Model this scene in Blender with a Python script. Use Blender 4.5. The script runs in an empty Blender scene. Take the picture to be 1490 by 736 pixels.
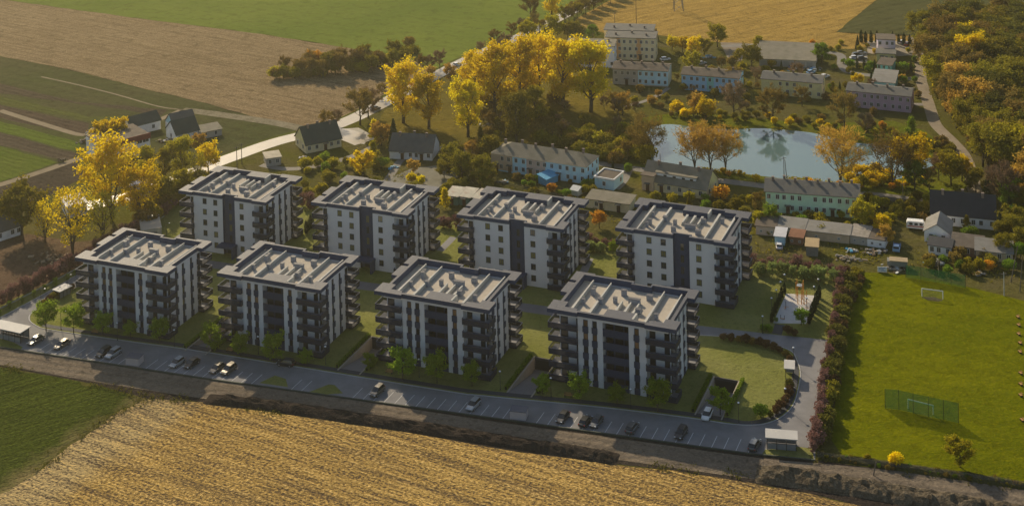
EXPOSURE = 0.1
HAZE = .00015
LEAFGAIN = 1.6
import bpy, bmesh, math, random
from mathutils import Vector, Matrix, noise
from mathutils.geometry import tessellate_polygon
rad = math.radians
scene = bpy.context.scene
col = scene.collection
# ------------------------------------------------------------------ camera
F, CX, CY, CAMH = 1996.53, 745.0, -442.99, 163.6626
PITCH, ROLL, TH = rad(1.4077), rad(-1.34642), rad(-22.4062)
SO = (4.99, 308.38)


def G(u, v, z=0.0):
    """the point of the place at height z that the photograph shows at pixel u, v"""
    a, b = u - CX, v - CY
    cr, sr = math.cos(ROLL), math.sin(ROLL)
    x, y = (a * cr + b * sr) / F, (-a * sr + b * cr) / F
    c, s = math.cos(PITCH), math.sin(PITCH)
    d = Vector((x, c - y * s, -s - y * c))
    t = (z - CAMH) / d.z
    return Vector((d.x * t, d.y * t, z))


def ppm(v):
    return (v + 492.0) / 163.66


UX = Vector((math.cos(TH), math.sin(TH), 0))
UY = Vector((-math.sin(TH), math.cos(TH), 0))


def S(x, y, z=0.0):
    """site frame (x along the facades, y away from the street) to the world"""
    return Vector((SO[0], SO[1], 0)) + UX * x + UY * y + Vector((0, 0, z))


cam_d = bpy.data.cameras.new('camera')
cam = bpy.data.objects.new('camera', cam_d)
col.objects.link(cam)
cam.location = (0, 0, CAMH)
# looks along +Y, pitched down, with a vertical lens shift (verticals stay upright)
cam.matrix_world = Matrix.Translation((0, 0, CAMH)) @ Matrix.Rotation(math.pi / 2 - PITCH, 4, 'X') @ Matrix.Rotation(ROLL, 4, 'Z')
cam_d.sensor_width = 36
cam_d.lens = F / 1490 * 36
cam_d.shift_x = 0
cam_d.shift_y = -(368 - CY) / 1490
cam_d.clip_start = 1
cam_d.clip_end = 6000
scene.camera = cam


# ------------------------------------------------------------------ materials
def srgb(r, g, b):
    f = lambda c: (c / 255 / 12.92) if c / 255 <= .04045 else ((c / 255 + .055) / 1.055) ** 2.4
    return (f(r), f(g), f(b))


class NT:
    def __init__(s, name):
        s.m = bpy.data.materials.new(name)
        s.m.use_nodes = True
        s.t = s.m.node_tree
        s.t.nodes.clear()
        s.out = s.n('ShaderNodeOutputMaterial')

    def n(s, typ, **k):
        o = s.t.nodes.new(typ)
        for a, b in k.items():
            if a == 'ins':
                for i, v in b.items():
                    if hasattr(v, 'is_output') or isinstance(v, bpy.types.NodeSocket):
                        s.t.links.new(v, o.inputs[i])
                    else:
                        o.inputs[i].default_value = v
            else:
                setattr(o, a, b)
        return o

    def mix(s, fac, a, b, mode='MIX'):
        o = s.n('ShaderNodeMix', data_type='RGBA', blend_type=mode, clamp_factor=True)
        for i, v in ((0, fac), (6, a), (7, b)):
            if isinstance(v, bpy.types.NodeSocket):
                s.t.links.new(v, o.inputs[i])
            elif i == 0:
                o.inputs[0].default_value = v
            else:
                o.inputs[i].default_value = (*v[:3], 1)
        return o.outputs[2]

    def math(s, op, a, b=0.0, c=0.0):
        o = s.n('ShaderNodeMath', operation=op)
        for i, v in ((0, a), (1, b), (2, c)):
            if isinstance(v, bpy.types.NodeSocket):
                s.t.links.new(v, o.inputs[i])
            else:
                o.inputs[i].default_value = v
        return o.outputs[0]

    def noise(s, vec, scale, detail=3.0, rough=.55, dist=0.0):
        o = s.n('ShaderNodeTexNoise')
        s.t.links.new(vec, o.inputs['Vector'])
        o.inputs['Scale'].default_value = scale
        o.inputs['Detail'].default_value = detail
        o.inputs['Roughness'].default_value = rough
        o.inputs['Distortion'].default_value = dist
        return o.outputs['Fac']

    def ramp(s, fac, lo, hi):
        o = s.n('ShaderNodeMapRange', clamp=True)
        s.t.links.new(fac, o.inputs[0])
        o.inputs[1].default_value = lo
        o.inputs[2].default_value = hi
        return o.outputs[0]

    def pos(s, rotz=0.0, scale=(1, 1, 1), coord='Object'):
        if coord == 'World':
            g = s.n('ShaderNodeNewGeometry').outputs['Position']
        else:
            g = s.n('ShaderNodeTexCoord').outputs[coord]
        m = s.n('ShaderNodeMapping', vector_type='TEXTURE')
        s.t.links.new(g, m.inputs[0])
        m.inputs['Rotation'].default_value = (0, 0, rotz)
        m.inputs['Scale'].default_value = [1 / q for q in scale]
        return m.outputs[0]

    def bsdf(s, colr, rough=.9, spec=.3, metal=0.0, normal=None):
        b = s.n('ShaderNodeBsdfPrincipled')
        if isinstance(colr, bpy.types.NodeSocket):
            s.t.links.new(colr, b.inputs['Base Color'])
        else:
            b.inputs['Base Color'].default_value = (*colr, 1)
        if isinstance(rough, bpy.types.NodeSocket):
            s.t.links.new(rough, b.inputs['Roughness'])
        else:
            b.inputs['Roughness'].default_value = rough
        b.inputs['Specular IOR Level'].default_value = spec
        b.inputs['Metallic'].default_value = metal
        if normal is not None:
            s.t.links.new(normal, b.inputs['Normal'])
        return b

    def bump(s, h, strength, dist):
        b = s.n('ShaderNodeBump')
        b.inputs['Strength'].default_value = strength
        b.inputs['Distance'].default_value = dist
        s.t.links.new(h, b.inputs['Height'])
        return b.outputs[0]

    def done(s, b):
        s.t.links.new(b.outputs[0] if not isinstance(b, bpy.types.NodeSocket) else b, s.out.inputs[0])
        return s.m


MC = {}


def plain(name, c, rough=.8, var=.12, spec=.3, scale=1.2, bump=0.0, metal=0.0, dirt=None):
    """an evenly coloured surface with soft weathering in world scale"""
    if name in MC:
        return MC[name]
    k = NT(name)
    p = k.pos()
    n = k.noise(p, scale, 5, .6)
    n2 = k.noise(p, scale * .17, 3, .5)
    c0 = [q * (1 - var * 1.3) for q in c]
    c1 = [min(1, q * (1 + var)) for q in c]
    cc = k.mix(k.ramp(k.math('ADD', k.math('MULTIPLY', n, .6), k.math('MULTIPLY', n2, .4)), .32, .68), c0, c1)
    if dirt:
        cc = k.mix(k.math('MULTIPLY', k.ramp(k.noise(p, scale * .6, 5, .65), .5, .75), .75), cc, dirt)
    nm = k.bump(n, .6, bump) if bump else None
    MC[name] = k.done(k.bsdf(cc, rough, spec, metal, nm))
    return MC[name]


def field(name, c, mid=.05, fine=.7, rowdir=None, rowgap=2.0, rowamt=.5, speckle=.5, bump=.25, patch=None, patchamt=.6, patchscale=.02,
          wob=.6, rough=.95, rowcol=None, streak=0.0, dark=.55, straw=0.0, blend=None, gapcol=None):
    """open ground: broad blotches, plough or sowing rows along a heading, fine speckle"""
    if name in MC:
        return MC[name]
    k = NT(name)
    p = k.pos(coord='World')
    a = k.noise(p, mid, 5, .6)
    f1 = k.noise(p, fine, 4, .7)
    f2 = k.noise(p, fine * 3.1, 2, .6)
    c0, c1, c2 = c
    cc = k.mix(k.ramp(a, .36, .64), c0, c1)
    if patch:
        cc = k.mix(k.math('MULTIPLY', k.ramp(k.noise(p, patchscale, 4, .6, .5), .45, .66), patchamt), cc, patch)
    h = f1
    if rowdir is not None:
        q = k.pos(rotz=rowdir, coord='World')
        sep = k.n('ShaderNodeSeparateXYZ')
        k.t.links.new(q, sep.inputs[0])
        w = k.math('ADD', sep.outputs[1], k.math('MULTIPLY', k.noise(p, .12, 3, .6), wob * 6))
        w = k.math('ADD', w, k.math('MULTIPLY', f1, wob))
        s_ = k.math('SINE', k.math('MULTIPLY', w, 2 * math.pi / rowgap))
        s2 = k.math('SINE', k.math('MULTIPLY', w, 2 * math.pi / rowgap / 3.37))
        r = k.math('ADD', k.math('MULTIPLY', s_, .32), k.math('MULTIPLY', s2, .2))
        r = k.math('ADD', r, .5)
        gaps = k.ramp(k.noise(k.pos(rotz=rowdir, scale=(.05, .5, 1), coord='World'), 1.0, 3, .6), .3, .62)
        cc = k.mix(k.math('MULTIPLY', k.math('MULTIPLY', r, gaps), rowamt), cc, rowcol or c2)
        h = k.math('ADD', k.math('MULTIPLY', f1, .6), k.math('MULTIPLY', r, .5))
        if streak:
            st = k.noise(k.pos(rotz=rowdir, scale=(.012, .35, 1), coord='World'), 1.0, 4, .65)
            cc = k.mix(k.math('MULTIPLY', k.ramp(st, .42, .68), streak), cc, c0 if rowcol else c2)
    sp = k.ramp(k.math('ADD', k.math('MULTIPLY', f1, .5), k.math('MULTIPLY', f2, .5)), .36, .64)
    cc = k.mix(k.math('MULTIPLY', sp, speckle), cc, c2)
    g1 = k.noise(p, fine * .62, 5, .75, .4)
    dk = k.ramp(g1, .50, .36)
    cc = k.mix(k.math('MULTIPLY', dk, dark), cc, [q * .42 for q in c1])
    lt = k.ramp(k.noise(p, fine * 1.7, 3, .7), .53, .68)
    cc = k.mix(k.math('MULTIPLY', lt, dark * .7), cc, [min(1, q * 1.35) for q in c2])
    if blend:      # passes into another ground cover along a line from a to b, over some metres
        (a_, b_), bc, wd, off = blend
        n_ = Vector((-(b_ - a_).y, (b_ - a_).x)).normalized()
        se = k.n('ShaderNodeSeparateXYZ')
        k.t.links.new(p, se.inputs[0])
        dd = k.math('ADD', k.math('MULTIPLY', se.outputs[0], n_.x), k.math('MULTIPLY', se.outputs[1], n_.y))
        dd = k.math('SUBTRACT', dd, a_.x * n_.x + a_.y * n_.y + off)
        dd = k.math('ADD', k.math('MULTIPLY', dd, 1 / wd), k.math('MULTIPLY', k.math('SUBTRACT', k.noise(p, .09, 5, .7), .5), 2.6))
        cc = k.mix(k.ramp(dd, -.5, .5), cc, bc)
    if straw and rowdir is not None:
        st1 = k.noise(k.pos(rotz=rowdir, scale=(.045, .85, 1), coord='World'), 1.0, 3, .7)
        st2 = k.noise(k.pos(rotz=rowdir, scale=(.02, .3, 1), coord='World'), 1.0, 4, .65)
        gr = k.noise(k.pos(rotz=rowdir, scale=(1.1, 1.5, 1), coord='World'), 1.25, 2, .7)
        gap = gapcol or [q * .3 for q in c1]
        cc = k.mix(k.math('MULTIPLY', k.ramp(st2, .50, .36), straw * .55), cc, gap)
        t_ = k.math('ADD', k.math('MULTIPLY', gr, .62), k.math('MULTIPLY', st1, .38))
        cc = k.mix(k.math('MULTIPLY', k.ramp(t_, .495, .41), straw), cc, gap)
        cc = k.mix(k.math('MULTIPLY', k.ramp(t_, .52, .62), straw * .8), cc, [min(.85, q * 1.3) for q in c2])
        h = k.math('ADD', k.math('MULTIPLY', st1, 1.2), gr)
    nm = k.bump(k.math('ADD', k.math('ADD', h, k.math('MULTIPLY', g1, 1.0)), k.math('MULTIPLY', f2, .4)), 1.0, bump)
    MC[name] = k.done(k.bsdf(cc, rough, .0, 0, nm))
    return MC[name]


def leafmat(name, a, b, c, trans=.45):
    """leaves: colour differs from leaf clump to leaf clump and from tree to tree, light shines through"""
    if name in MC:
        return MC[name]
    k = NT(name)
    g = k.n('ShaderNodeNewGeometry')
    oi = k.n('ShaderNodeObjectInfo')
    r = g.outputs['Random Per Island']
    a, b, c = [[min(.74, q * LEAFGAIN) for q in z] for z in (a, b, c)]
    cl = k.noise(k.pos(), .55, 2, .5)
    t = k.math('ADD', k.math('MULTIPLY', r, .6), k.math('MULTIPLY', k.ramp(cl, .3, .7), .4))
    cc = k.mix(k.ramp(t, .1, .55), a, b)
    cc = k.mix(k.ramp(t, .6, .95), cc, c)
    v = k.math('ADD', .78, k.math('MULTIPLY', oi.outputs['Random'], .44))
    hs = k.n('ShaderNodeHueSaturation')
    k.t.links.new(cc, hs.inputs['Color'])
    k.t.links.new(v, hs.inputs['Value'])
    k.t.links.new(k.math('ADD', .488, k.math('MULTIPLY', oi.outputs['Random'], .014)), hs.inputs['Hue'])
    d = k.n('ShaderNodeBsdfDiffuse')
    k.t.links.new(hs.outputs[0], d.inputs[0])
    tr = k.n('ShaderNodeBsdfTranslucent')
    k.t.links.new(hs.outputs[0], tr.inputs[0])
    mx = k.n('ShaderNodeMixShader')
    mx.inputs[0].default_value = trans
    k.t.links.new(d.outputs[0], mx.inputs[1])
    k.t.links.new(tr.outputs[0], mx.inputs[2])
    MC[name] = k.done(mx.outputs[0])
    return MC[name]


def meshmat(name, c, open_=.4):
    """perforated metal or netting: a share of it is open air"""
    if name in MC:
        return MC[name]
    k = NT(name)
    b = k.bsdf(c, .5, .4)
    t = k.n('ShaderNodeBsdfTransparent')
    mx = k.n('ShaderNodeMixShader')
    mx.inputs[0].default_value = open_
    k.t.links.new(b.outputs[0], mx.inputs[1])
    k.t.links.new(t.outputs[0], mx.inputs[2])
    MC[name] = k.done(mx.outputs[0])
    return MC[name]


def glassmat(name, c, rough=.06, reflect_tint=None):
    if name in MC:
        return MC[name]
    k = NT(name)
    oi = k.n('ShaderNodeObjectInfo')
    cc = k.mix(oi.outputs['Random'], [q * .5 for q in c], [q * 1.5 for q in c])
    if reflect_tint:  # yellowish reflections painted into the base colour of some panes
        cc = k.mix(k.math('MULTIPLY', k.ramp(oi.outputs['Random'], .55, .6), .8), cc, reflect_tint)
    MC[name] = k.done(k.bsdf(cc, rough, .8))
    return MC[name]


# ------------------------------------------------------------------ mesh builder
class MB:
    def __init__(s):
        s.v, s.f, s.mi = [], [], []

    def face(s, pts, mi=0):
        i = len(s.v)
        s.v += [tuple(p) for p in pts]
        s.f.append(tuple(range(i, i + len(pts))))
        s.mi.append(mi)

    def box(s, x0, x1, y0, y1, z0, z1, mi=0, M=None, taper=0.0):
        t = taper
        c = [(x0, y0, z0), (x1, y0, z0), (x1, y1, z0), (x0, y1, z0), (x0 + t, y0 + t, z1), (x1 - t, y0 + t, z1), (x1 - t, y1 - t, z1), (x0 + t, y1 - t, z1)]
        if M:
            c = [M @ Vector(q) for q in c]
        i = len(s.v)
        s.v += [tuple(q) for q in c]
        for q in ((0, 3, 2, 1), (4, 5, 6, 7), (0, 1, 5, 4), (1, 2, 6, 5), (2, 3, 7, 6), (3, 0, 4, 7)):
            s.f.append(tuple(i + k for k in q))
            s.mi.append(mi)
        return s

    def prism(s, poly, z0, z1, mi=0, top=None, bottom=True):
        """upright prism over a plan polygon"""
        n = len(poly)
        a = sum(poly[k][0] * poly[(k + 1) % n][1] - poly[(k + 1) % n][0] * poly[k][1] for k in range(n))
        if a < 0:
            poly = poly[::-1]
        i = len(s.v)
        s.v += [(p[0], p[1], z0) for p in poly] + [(p[0], p[1], z1) for p in poly]
        for k in range(n):
            j = (k + 1) % n
            s.f.append((i + k, i + j, i + n + j, i + n + k))
            s.mi.append(mi)
        for t in tessellate_polygon([[Vector((p[0], p[1], 0)) for p in poly]]):
            a, b, c = t
            if (poly[b][0] - poly[a][0]) * (poly[c][1] - poly[a][1]) - (poly[c][0] - poly[a][0]) * (poly[b][1] - poly[a][1]) < 0:
                b, c = c, b
            s.f.append((i + n + a, i + n + b, i + n + c))
            s.mi.append(mi if top is None else top)
            if bottom:
                s.f.append((i + c, i + b, i + a))
                s.mi.append(mi)
        return s

    def tube(s, pts, rads, n=6, mi=0, cap=True):
        i0 = len(s.v)
        pts = [Vector(p) for p in pts]
        for k, p in enumerate(pts):
            d = (pts[min(k + 1, len(pts) - 1)] - pts[max(k - 1, 0)]).normalized()
            u = d.orthogonal().normalized() if abs(d.z) < .95 else Vector((1, 0, 0))
            u = (u - d * u.dot(d)).normalized()
            w = d.cross(u)
            r = rads[k] if isinstance(rads, (list, tuple)) else rads
            for q in range(n):
                a = 2 * math.pi * q / n
                s.v.append(tuple(p + (u * math.cos(a) + w * math.sin(a)) * r))
        for k in range(len(pts) - 1):
            for q in range(n):
                a, b = i0 + k * n + q, i0 + k * n + (q + 1) % n
                s.f.append((a, b, b + n, a + n))
                s.mi.append(mi)
        if cap:
            s.f.append(tuple(i0 + q for q in range(n))[::-1])
            s.f.append(tuple(i0 + (len(pts) - 1) * n + q for q in range(n)))
            s.mi += [mi, mi]
        return s

    def ball(s, c, r, sz=1.0, mi=0, n=8, m=5):
        rows = [[(c[0] + r * math.sin(math.pi * j / m) * math.cos(2 * math.pi * i / n), c[1] + r * math.sin(math.pi * j / m) * math.sin(2 * math.pi * i / n), c[2] + r * sz * math.cos(math.pi * j / m)) for i in range(n)] for j in range(m + 1)]
        for j in range(m):
            for i in range(n):
                q = [rows[j][i], rows[j + 1][i], rows[j + 1][(i + 1) % n], rows[j][(i + 1) % n]]
                if j == 0:
                    q = q[:3]
                elif j == m - 1:
                    q = [q[0], q[1], q[3]]
                s.face(q, mi)
        return s

    def mesh(s, name, mats, smooth=False):
        me = bpy.data.meshes.new(name)
        me.from_pydata(s.v, [], s.f)
        for m in (mats if isinstance(mats, (list, tuple)) else [mats]):
            me.materials.append(m)
        if any(s.mi):
            me.polygons.foreach_set('material_index', s.mi)
        if smooth:
            me.polygons.foreach_set('use_smooth', [True] * len(me.polygons))
        me.update()
        return me

    def build(s, name, mats, parent=None, smooth=False, loc=None):
        return add(name, s.mesh(name, mats, smooth), parent, loc)


def add(name, me, parent=None, loc=None):
    o = bpy.data.objects.new(name, me)
    col.objects.link(o)
    if parent is not None:
        o.parent = parent
    if loc is not None:
        o.location = loc
    return o


def tag(o, label=None, cat=None, group=None, kind=None):
    if label:
        o['label'] = label
    if cat:
        o['category'] = cat
    if group:
        o['group'] = group
    if kind:
        o['kind'] = kind
    return o


def thing(name, label, cat, loc=(0, 0, 0), rotz=0.0, group=None, scale=None):
    o = bpy.data.objects.new(name, None)
    col.objects.link(o)
    o.empty_display_size = .5
    o.location = loc
    o.rotation_euler = (0, 0, rotz)
    if scale:
        o.scale = scale
    return tag(o, label, cat, group)


KIDS = {}


def copy_tree(o, parent=None):
    c = o.copy()
    col.objects.link(c)
    if parent is not None:
        c.parent = parent
    for ch in kids(o):
        copy_tree(ch, c)
    return c


def kids(o):
    """children of a finished model (looked up once)"""
    if o.name not in KIDS:
        KIDS[o.name] = list(o.children)
    return KIDS[o.name]


def sheet(name, pts, z, mat, holes=(), kind='structure', cell=0):
    """a flat piece of ground over world points, optionally with holes"""
    loops = [[Vector((p[0], p[1], 0)) for p in pts]] + [[Vector((p[0], p[1], 0)) for p in h] for h in holes]
    flat = [p for l in loops for p in l]
    b = MB()
    b.v = [(p.x, p.y, z) for p in flat]
    for t in tessellate_polygon(loops):
        a, c, d = t
        if (flat[c].x - flat[a].x) * (flat[d].y - flat[a].y) - (flat[d].x - flat[a].x) * (flat[c].y - flat[a].y) < 0:
            c, d = d, c
        b.f.append((a, c, d))
        b.mi.append(0)
    o = b.build(name, mat)
    o['kind'] = kind
    return o


def px(*pts):
    return [G(*p) for p in pts]


def curve(pts, n=5):
    """Catmull-Rom through the points"""
    out = []
    P = [Vector(p) for p in pts]
    for i in range(len(P) - 1):
        a, b, c, d = P[max(i - 1, 0)], P[i], P[i + 1], P[min(i + 2, len(P) - 1)]
        for k in range(n):
            t = k / n
            out.append(.5 * ((2 * b) + (c - a) * t + (2 * a - 5 * b + 4 * c - d) * t * t + (3 * b - 3 * c + d - a) * t ** 3))
    return out + [P[-1]]


def ribbon(name, pts, width, z, mat, smooth_n=6, kind='structure'):
    """a road or path of constant width along world points"""
    c = curve(pts, smooth_n)
    L, Rr = [], []
    for i, p in enumerate(c):
        d = (c[min(i + 1, len(c) - 1)] - c[max(i - 1, 0)])
        d.z = 0
        d.normalize()
        n = Vector((-d.y, d.x, 0))
        w = width if not isinstance(width, (list, tuple)) else width[0] + (width[1] - width[0]) * i / (len(c) - 1)
        L.append(p + n * w / 2)
        Rr.append(p - n * w / 2)
    b = MB()
    for i in range(len(c) - 1):
        b.face([(*Rr[i][:2], z), (*Rr[i + 1][:2], z), (*L[i + 1][:2], z), (*L[i][:2], z)])
    o = b.build(name, mat)
    o['kind'] = kind
    return o


def kerb(name, pts, w, h, mat, z=0.0, smooth_n=0):
    c = curve(pts, smooth_n) if smooth_n else [Vector(p) for p in pts]
    b = MB()
    prev = None
    for i, p in enumerate(c):
        d = c[min(i + 1, len(c) - 1)] - c[max(i - 1, 0)]
        d.z = 0
        d.normalize()
        n = Vector((-d.y, d.x, 0)) * (w / 2)
        q = [(*(p + n)[:2], z), (*(p + n)[:2], z + h), (*(p - n)[:2], z + h), (*(p - n)[:2], z)]
        if prev:
            for a in range(3):
                b.face([prev[a], q[a], q[a + 1], prev[a + 1]])
        else:
            b.face(q[::-1])
        prev = q
    b.face(prev)
    o = b.build(name, mat)
    o['kind'] = 'structure'
    return o


def rowdir(p, q):
    a, b = G(*p), G(*q)
    return math.atan2(b.y - a.y, b.x - a.x)
# ------------------------------------------------------------------ palette
stucco = plain('white_stucco', (.62, .62, .64), .9, .03, .2, .5)
anth = plain('anthracite_cladding', (.044, .064, .122), .6, .12, .2, .8)
anth2 = plain('anthracite_panel', (.032, .048, .096), .55, .15, .2, 1.0)
sheetgrey = plain('grey_metal_flashing', (.085, .088, .105), .6, .1, .2, .9)
roofbeige = plain('pale_roof_membrane', (.45, .40, .33), .95, .1, .1, .35, dirt=(.36, .32, .265))
ventgrey = plain('vent_render', (.27, .285, .32), .9, .08, .2)
curbwhite = plain('pale_roof_curb', (.46, .45, .41), .9, .06, .2)
slabgrey = plain('balcony_slab', (.26, .26, .275), .9, .1, .2)
railmesh = meshmat('perforated_railing', (.022, .032, .062), .22)
railside = meshmat('open_mesh_railing', (.03, .034, .045), .55)
pane = glassmat('dark_glass', (.03, .035, .04))
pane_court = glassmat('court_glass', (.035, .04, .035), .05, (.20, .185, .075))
pane_warm = glassmat('curtained_glass', (.15, .085, .04), .3)
concrete = plain('concrete', (.36, .35, .34), .9, .1, .2)
concrete_warm = plain('sandy_concrete', (.38, .33, .27), .9, .1, .2)
black = plain('black_metal', (.015, .016, .02), .4, .1, .5)
white_paint = plain('white_paint', (.78, .78, .76), .6, .05, .4)
lampglass = plain('frosted_lamp_glass', (.75, .77, .8), .3, .02, .5)

# ------------------------------------------------------------------ the apartment blocks
BW, BD, BH = 29.7, 20.0, 16.6
LV = [.5 + 3.0 * k for k in range(6)]


def make_block(name, mirror):
    root = thing(name, None, 'apartment block')
    fy = (lambda y: BD - y) if mirror else (lambda y: y)

    def P(poly):
        return [(x, fy(y)) for x, y in poly]

    def bx(b, x0, x1, y0, y1, z0, z1, mi=0):
        ya, yb = sorted((fy(y0), fy(y1)))
        return b.box(x0, x1, ya, yb, z0, z1, mi)

    X0, X1, Y0, Y1 = 2.0, 27.7, .9, 19.1
    strips_f = [(8.15, 9.3), (10.3, 11.4), (19.95, 21.05)]
    strips_r = [(6.0, 7.1), (9.0, 10.1), (12.6, 13.7)]
    poly = [(X0, 2.6), (6.9, 2.6), (6.9, Y0)]
    for a, c in strips_f[:2]:
        poly += [(a, Y0), (a, Y0 + .3), (c, Y0 + .3), (c, Y0)]
    poly += [(12.7, Y0), (12.7, 2.9), (18.7, 2.9), (18.7, Y0)]
    a, c = strips_f[2]
    poly += [(a, Y0), (a, Y0 + .3), (c, Y0 + .3), (c, Y0), (22.7, Y0), (22.7, 2.6), (X1, 2.6)]
    for a, c in strips_r:
        poly += [(X1, a), (X1 - .3, a), (X1 - .3, c), (X1, c)]
    poly += [(X1, 17.2), (25.2, 17.2), (25.2, Y1), (18.6, Y1), (18.6, Y1 - .9), (14.5, Y1 - .9), (14.5, Y1), (4.5, Y1), (4.5, 17.2), (X0, 17.2)]
    b = MB()
    b.prism(P(poly), 0, 15.0)
    for q_ in ((X0, X1, Y0, Y0 + .28), (X0, 14.5, Y1 - .28, Y1), (18.6, X1, Y1 - .28, Y1), (X0, X0 + .28, Y0 + .28, Y1 - .28), (X1 - .28, X1, Y0 + .28, Y1 - .28)):
        bx(b, *q_, 15.0, 15.62)
    b.build('wall', stucco, root)
    # plinth strip of light concrete
    # roof deck, parapet ring, canopies
    b = MB()
    bx(b, 2.31, 27.39, 1.21, 18.18, 15.003, 15.2)
    b.build('roof_deck', roofbeige, root)
    b = MB()
    o = .3
    bx(b, X0 - o, X1 + o, Y0 - o, Y0 + .3, 15.63, BH)
    bx(b, X0 - o, 14.5, Y1 - .3, Y1 + o, 15.63, BH)
    bx(b, 18.6, X1 + o, Y1 - .3, Y1 + o, 15.63, BH)
    bx(b, 14.1, 14.5, Y1 - 1.3, Y1 - .3, 15.2, BH)
    bx(b, 18.6, 19.0, Y1 - 1.3, Y1 - .3, 15.2, BH)
    bx(b, 14.5, 18.6, Y1 - 1.3, Y1 - .9, 15.003, BH)
    bx(b, X0 - o, X0 + .3, Y0 + .3, Y1 - .3, 15.63, BH)
    bx(b, X1 - .3, X1 + o, Y0 + .3, Y1 - .3, 15.63, BH)
    bx(b, X0 + .285, X0 + .36, Y0 + .36, Y1 - .36, 15.21, BH - .002)
    bx(b, X1 - .36, X1 - .285, Y0 + .36, Y1 - .36, 15.21, BH - .002)
    bx(b, X0 + .285, X1 - .285, Y0 + .285, Y0 + .36, 15.21, BH - .002)
    bx(b, X0 + .285, 14.0, Y1 - .36, Y1 - .285, 15.21, BH - .002)
    bx(b, 19.05, X1 - .285, Y1 - .36, Y1 - .285, 15.21, BH - .002)
    b.build('parapet', anth, root)
    # flashing caps
    b = MB()
    e, z0, z1 = .04, BH + .002, BH + .045
    bx(b, X0 - o - e, X1 + o + e, Y0 - o - e, Y0 + .3 + e, z0, z1)
    bx(b, X0 - o - e, 14.5, Y1 - .3 - e, Y1 + o + e, z0, z1)
    bx(b, 18.6, X1 + o + e, Y1 - .3 - e, Y1 + o + e, z0, z1)
    bx(b, 14.1, 19.0, Y1 - 1.3, Y1 - .9, z0, z1)
    bx(b, X0 - o - e, X0 + .3 + e, Y0 + .35, Y1 - .35, z0, z1)
    bx(b, X1 - .3 - e, X1 + o + e, Y0 + .35, Y1 - .35, z0, z1)
    b.build('parapet_cap', sheetgrey, root)
    zc = BH + .05

    def canopy(pl, z0=15.75):
        q = MB()
        q.prism(P(pl), z0, zc, 0, 1)
        q.build('canopy', [anth, sheetgrey], root)
    i0, i1, j0, j1 = X0 - o - .05, X1 + o + .05, Y0 - o - .05, Y1 + o + .05
    canopy([(0, 0), (7.1, 0), (7.1, j0), (i0, j0), (i0, 4.5), (0, 4.5)])
    canopy([(22.6, 0), (BW, 0), (BW, 4.0), (i1, 4.0), (i1, j0), (22.6, j0)])
    canopy([(0, 8.8), (i0, 8.8), (i0, 14.1), (0, 14.1)])
    canopy([(0, 15.3), (i0, 15.3), (i0, j1), (4.7, j1), (4.7, BD), (0, BD)])
    canopy([(BW, BD), (24.9, BD), (24.9, j1), (i1, j1), (i1, 15.4), (BW, 15.4)])
    # corner pieces over the ring inside, level with the canopies
    for pl in ([(X0 + .35, Y0 + .35), (6.6, Y0 + .35), (6.6, Y0 + 1.1), (X0 + 1.5, Y0 + 1.1), (X0 + 1.5, 4.5), (X0 + .35, 4.5)],
               [(23.2, Y0 + .35), (X1 - .35, Y0 + .35), (X1 - .35, 4.0), (X1 - 1.4, 4.0), (X1 - 1.4, Y0 + 1.3), (23.2, Y0 + 1.3)]):
        canopy(pl, 15.21)
    q = MB()
    q.prism(P([(12.9, Y0 + .35), (19.3, Y0 + .35), (19.3, 4.3), (12.9, 4.3)]), 15.21, zc, 0, 1)
    q.build('canopy', [anth, sheetgrey], root)
    # pale upstand at the end of the middle slab
    b = MB()
    bx(b, 19.33, 19.75, Y0 + .5, 4.4, 15.21, BH + .1)
    b.build('roof_upstand', curbwhite, root)
    # long ridges on the roof, tapered to a point at their far end
    for x, ya, yb in ((4.75, 2.2, 18.0), (9.1, 2.2, 18.0), (21.9, 2.2, 18.0), (26.0, 2.2, 17.9), (14.3, 5.2, 10.2), (16.3, 5.2, 10.2), (18.2, 5.2, 10.2)):
        b = MB()
        w0, w1 = .42, .25
        za, zb = 15.204, 16.1
        A = [(x - w0, fy(ya), za), (x + w0, fy(ya), za), (x + w1, fy(yb), za), (x - w1, fy(yb), za)]
        T = [(x - w0 + .25, fy(ya), zb), (x + w0, fy(ya), zb), (x + w1, fy(yb), zb), (x - w1 + .25, fy(yb), zb)]
        if mirror:
            A = [A[3], A[2], A[1], A[0]]
            T = [T[3], T[2], T[1], T[0]]
        b.face(T)
        for k in range(4):
            j = (k + 1) % 4
            b.face([A[k], A[j], T[j], T[k]])
        b.build('roof_curb', curbwhite, root)
    # ventilation blocks
    for x, y, w, d, h in ((6.0, 7.5, .7, .7, 1.2), (6.7, 12.4, .8, .8, 1.5), (6.4, 14.0, .6, .6, 1.3), (9.6, 9.0, 1.0, 1.0, 1.2), (12.6, 10.5, .8, .8, 1.2), (13.4, 14.6, 1.1, .9, 1.3),
                          (16.8, 11.6, 2.7, .8, 1.1), (19.6, 14.3, 1.3, 1.0, 1.2), (19.0, 7.2, 1.1, .9, 1.1), (23.6, 5.9, .75, .75, 1.3)):
        b = MB()
        bx(b, x - w / 2, x + w / 2, y - d / 2, y + d / 2, 15.204, 15.2 + h)
        v = b.build('vent', ventgrey, root)
        c = MB()
        bx(c, x - w / 2 - .08, x + w / 2 + .08, y - d / 2 - .08, y + d / 2 + .08, 15.205 + h, 15.28 + h)
        c.build('vent_cap', sheetgrey, v)
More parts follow.
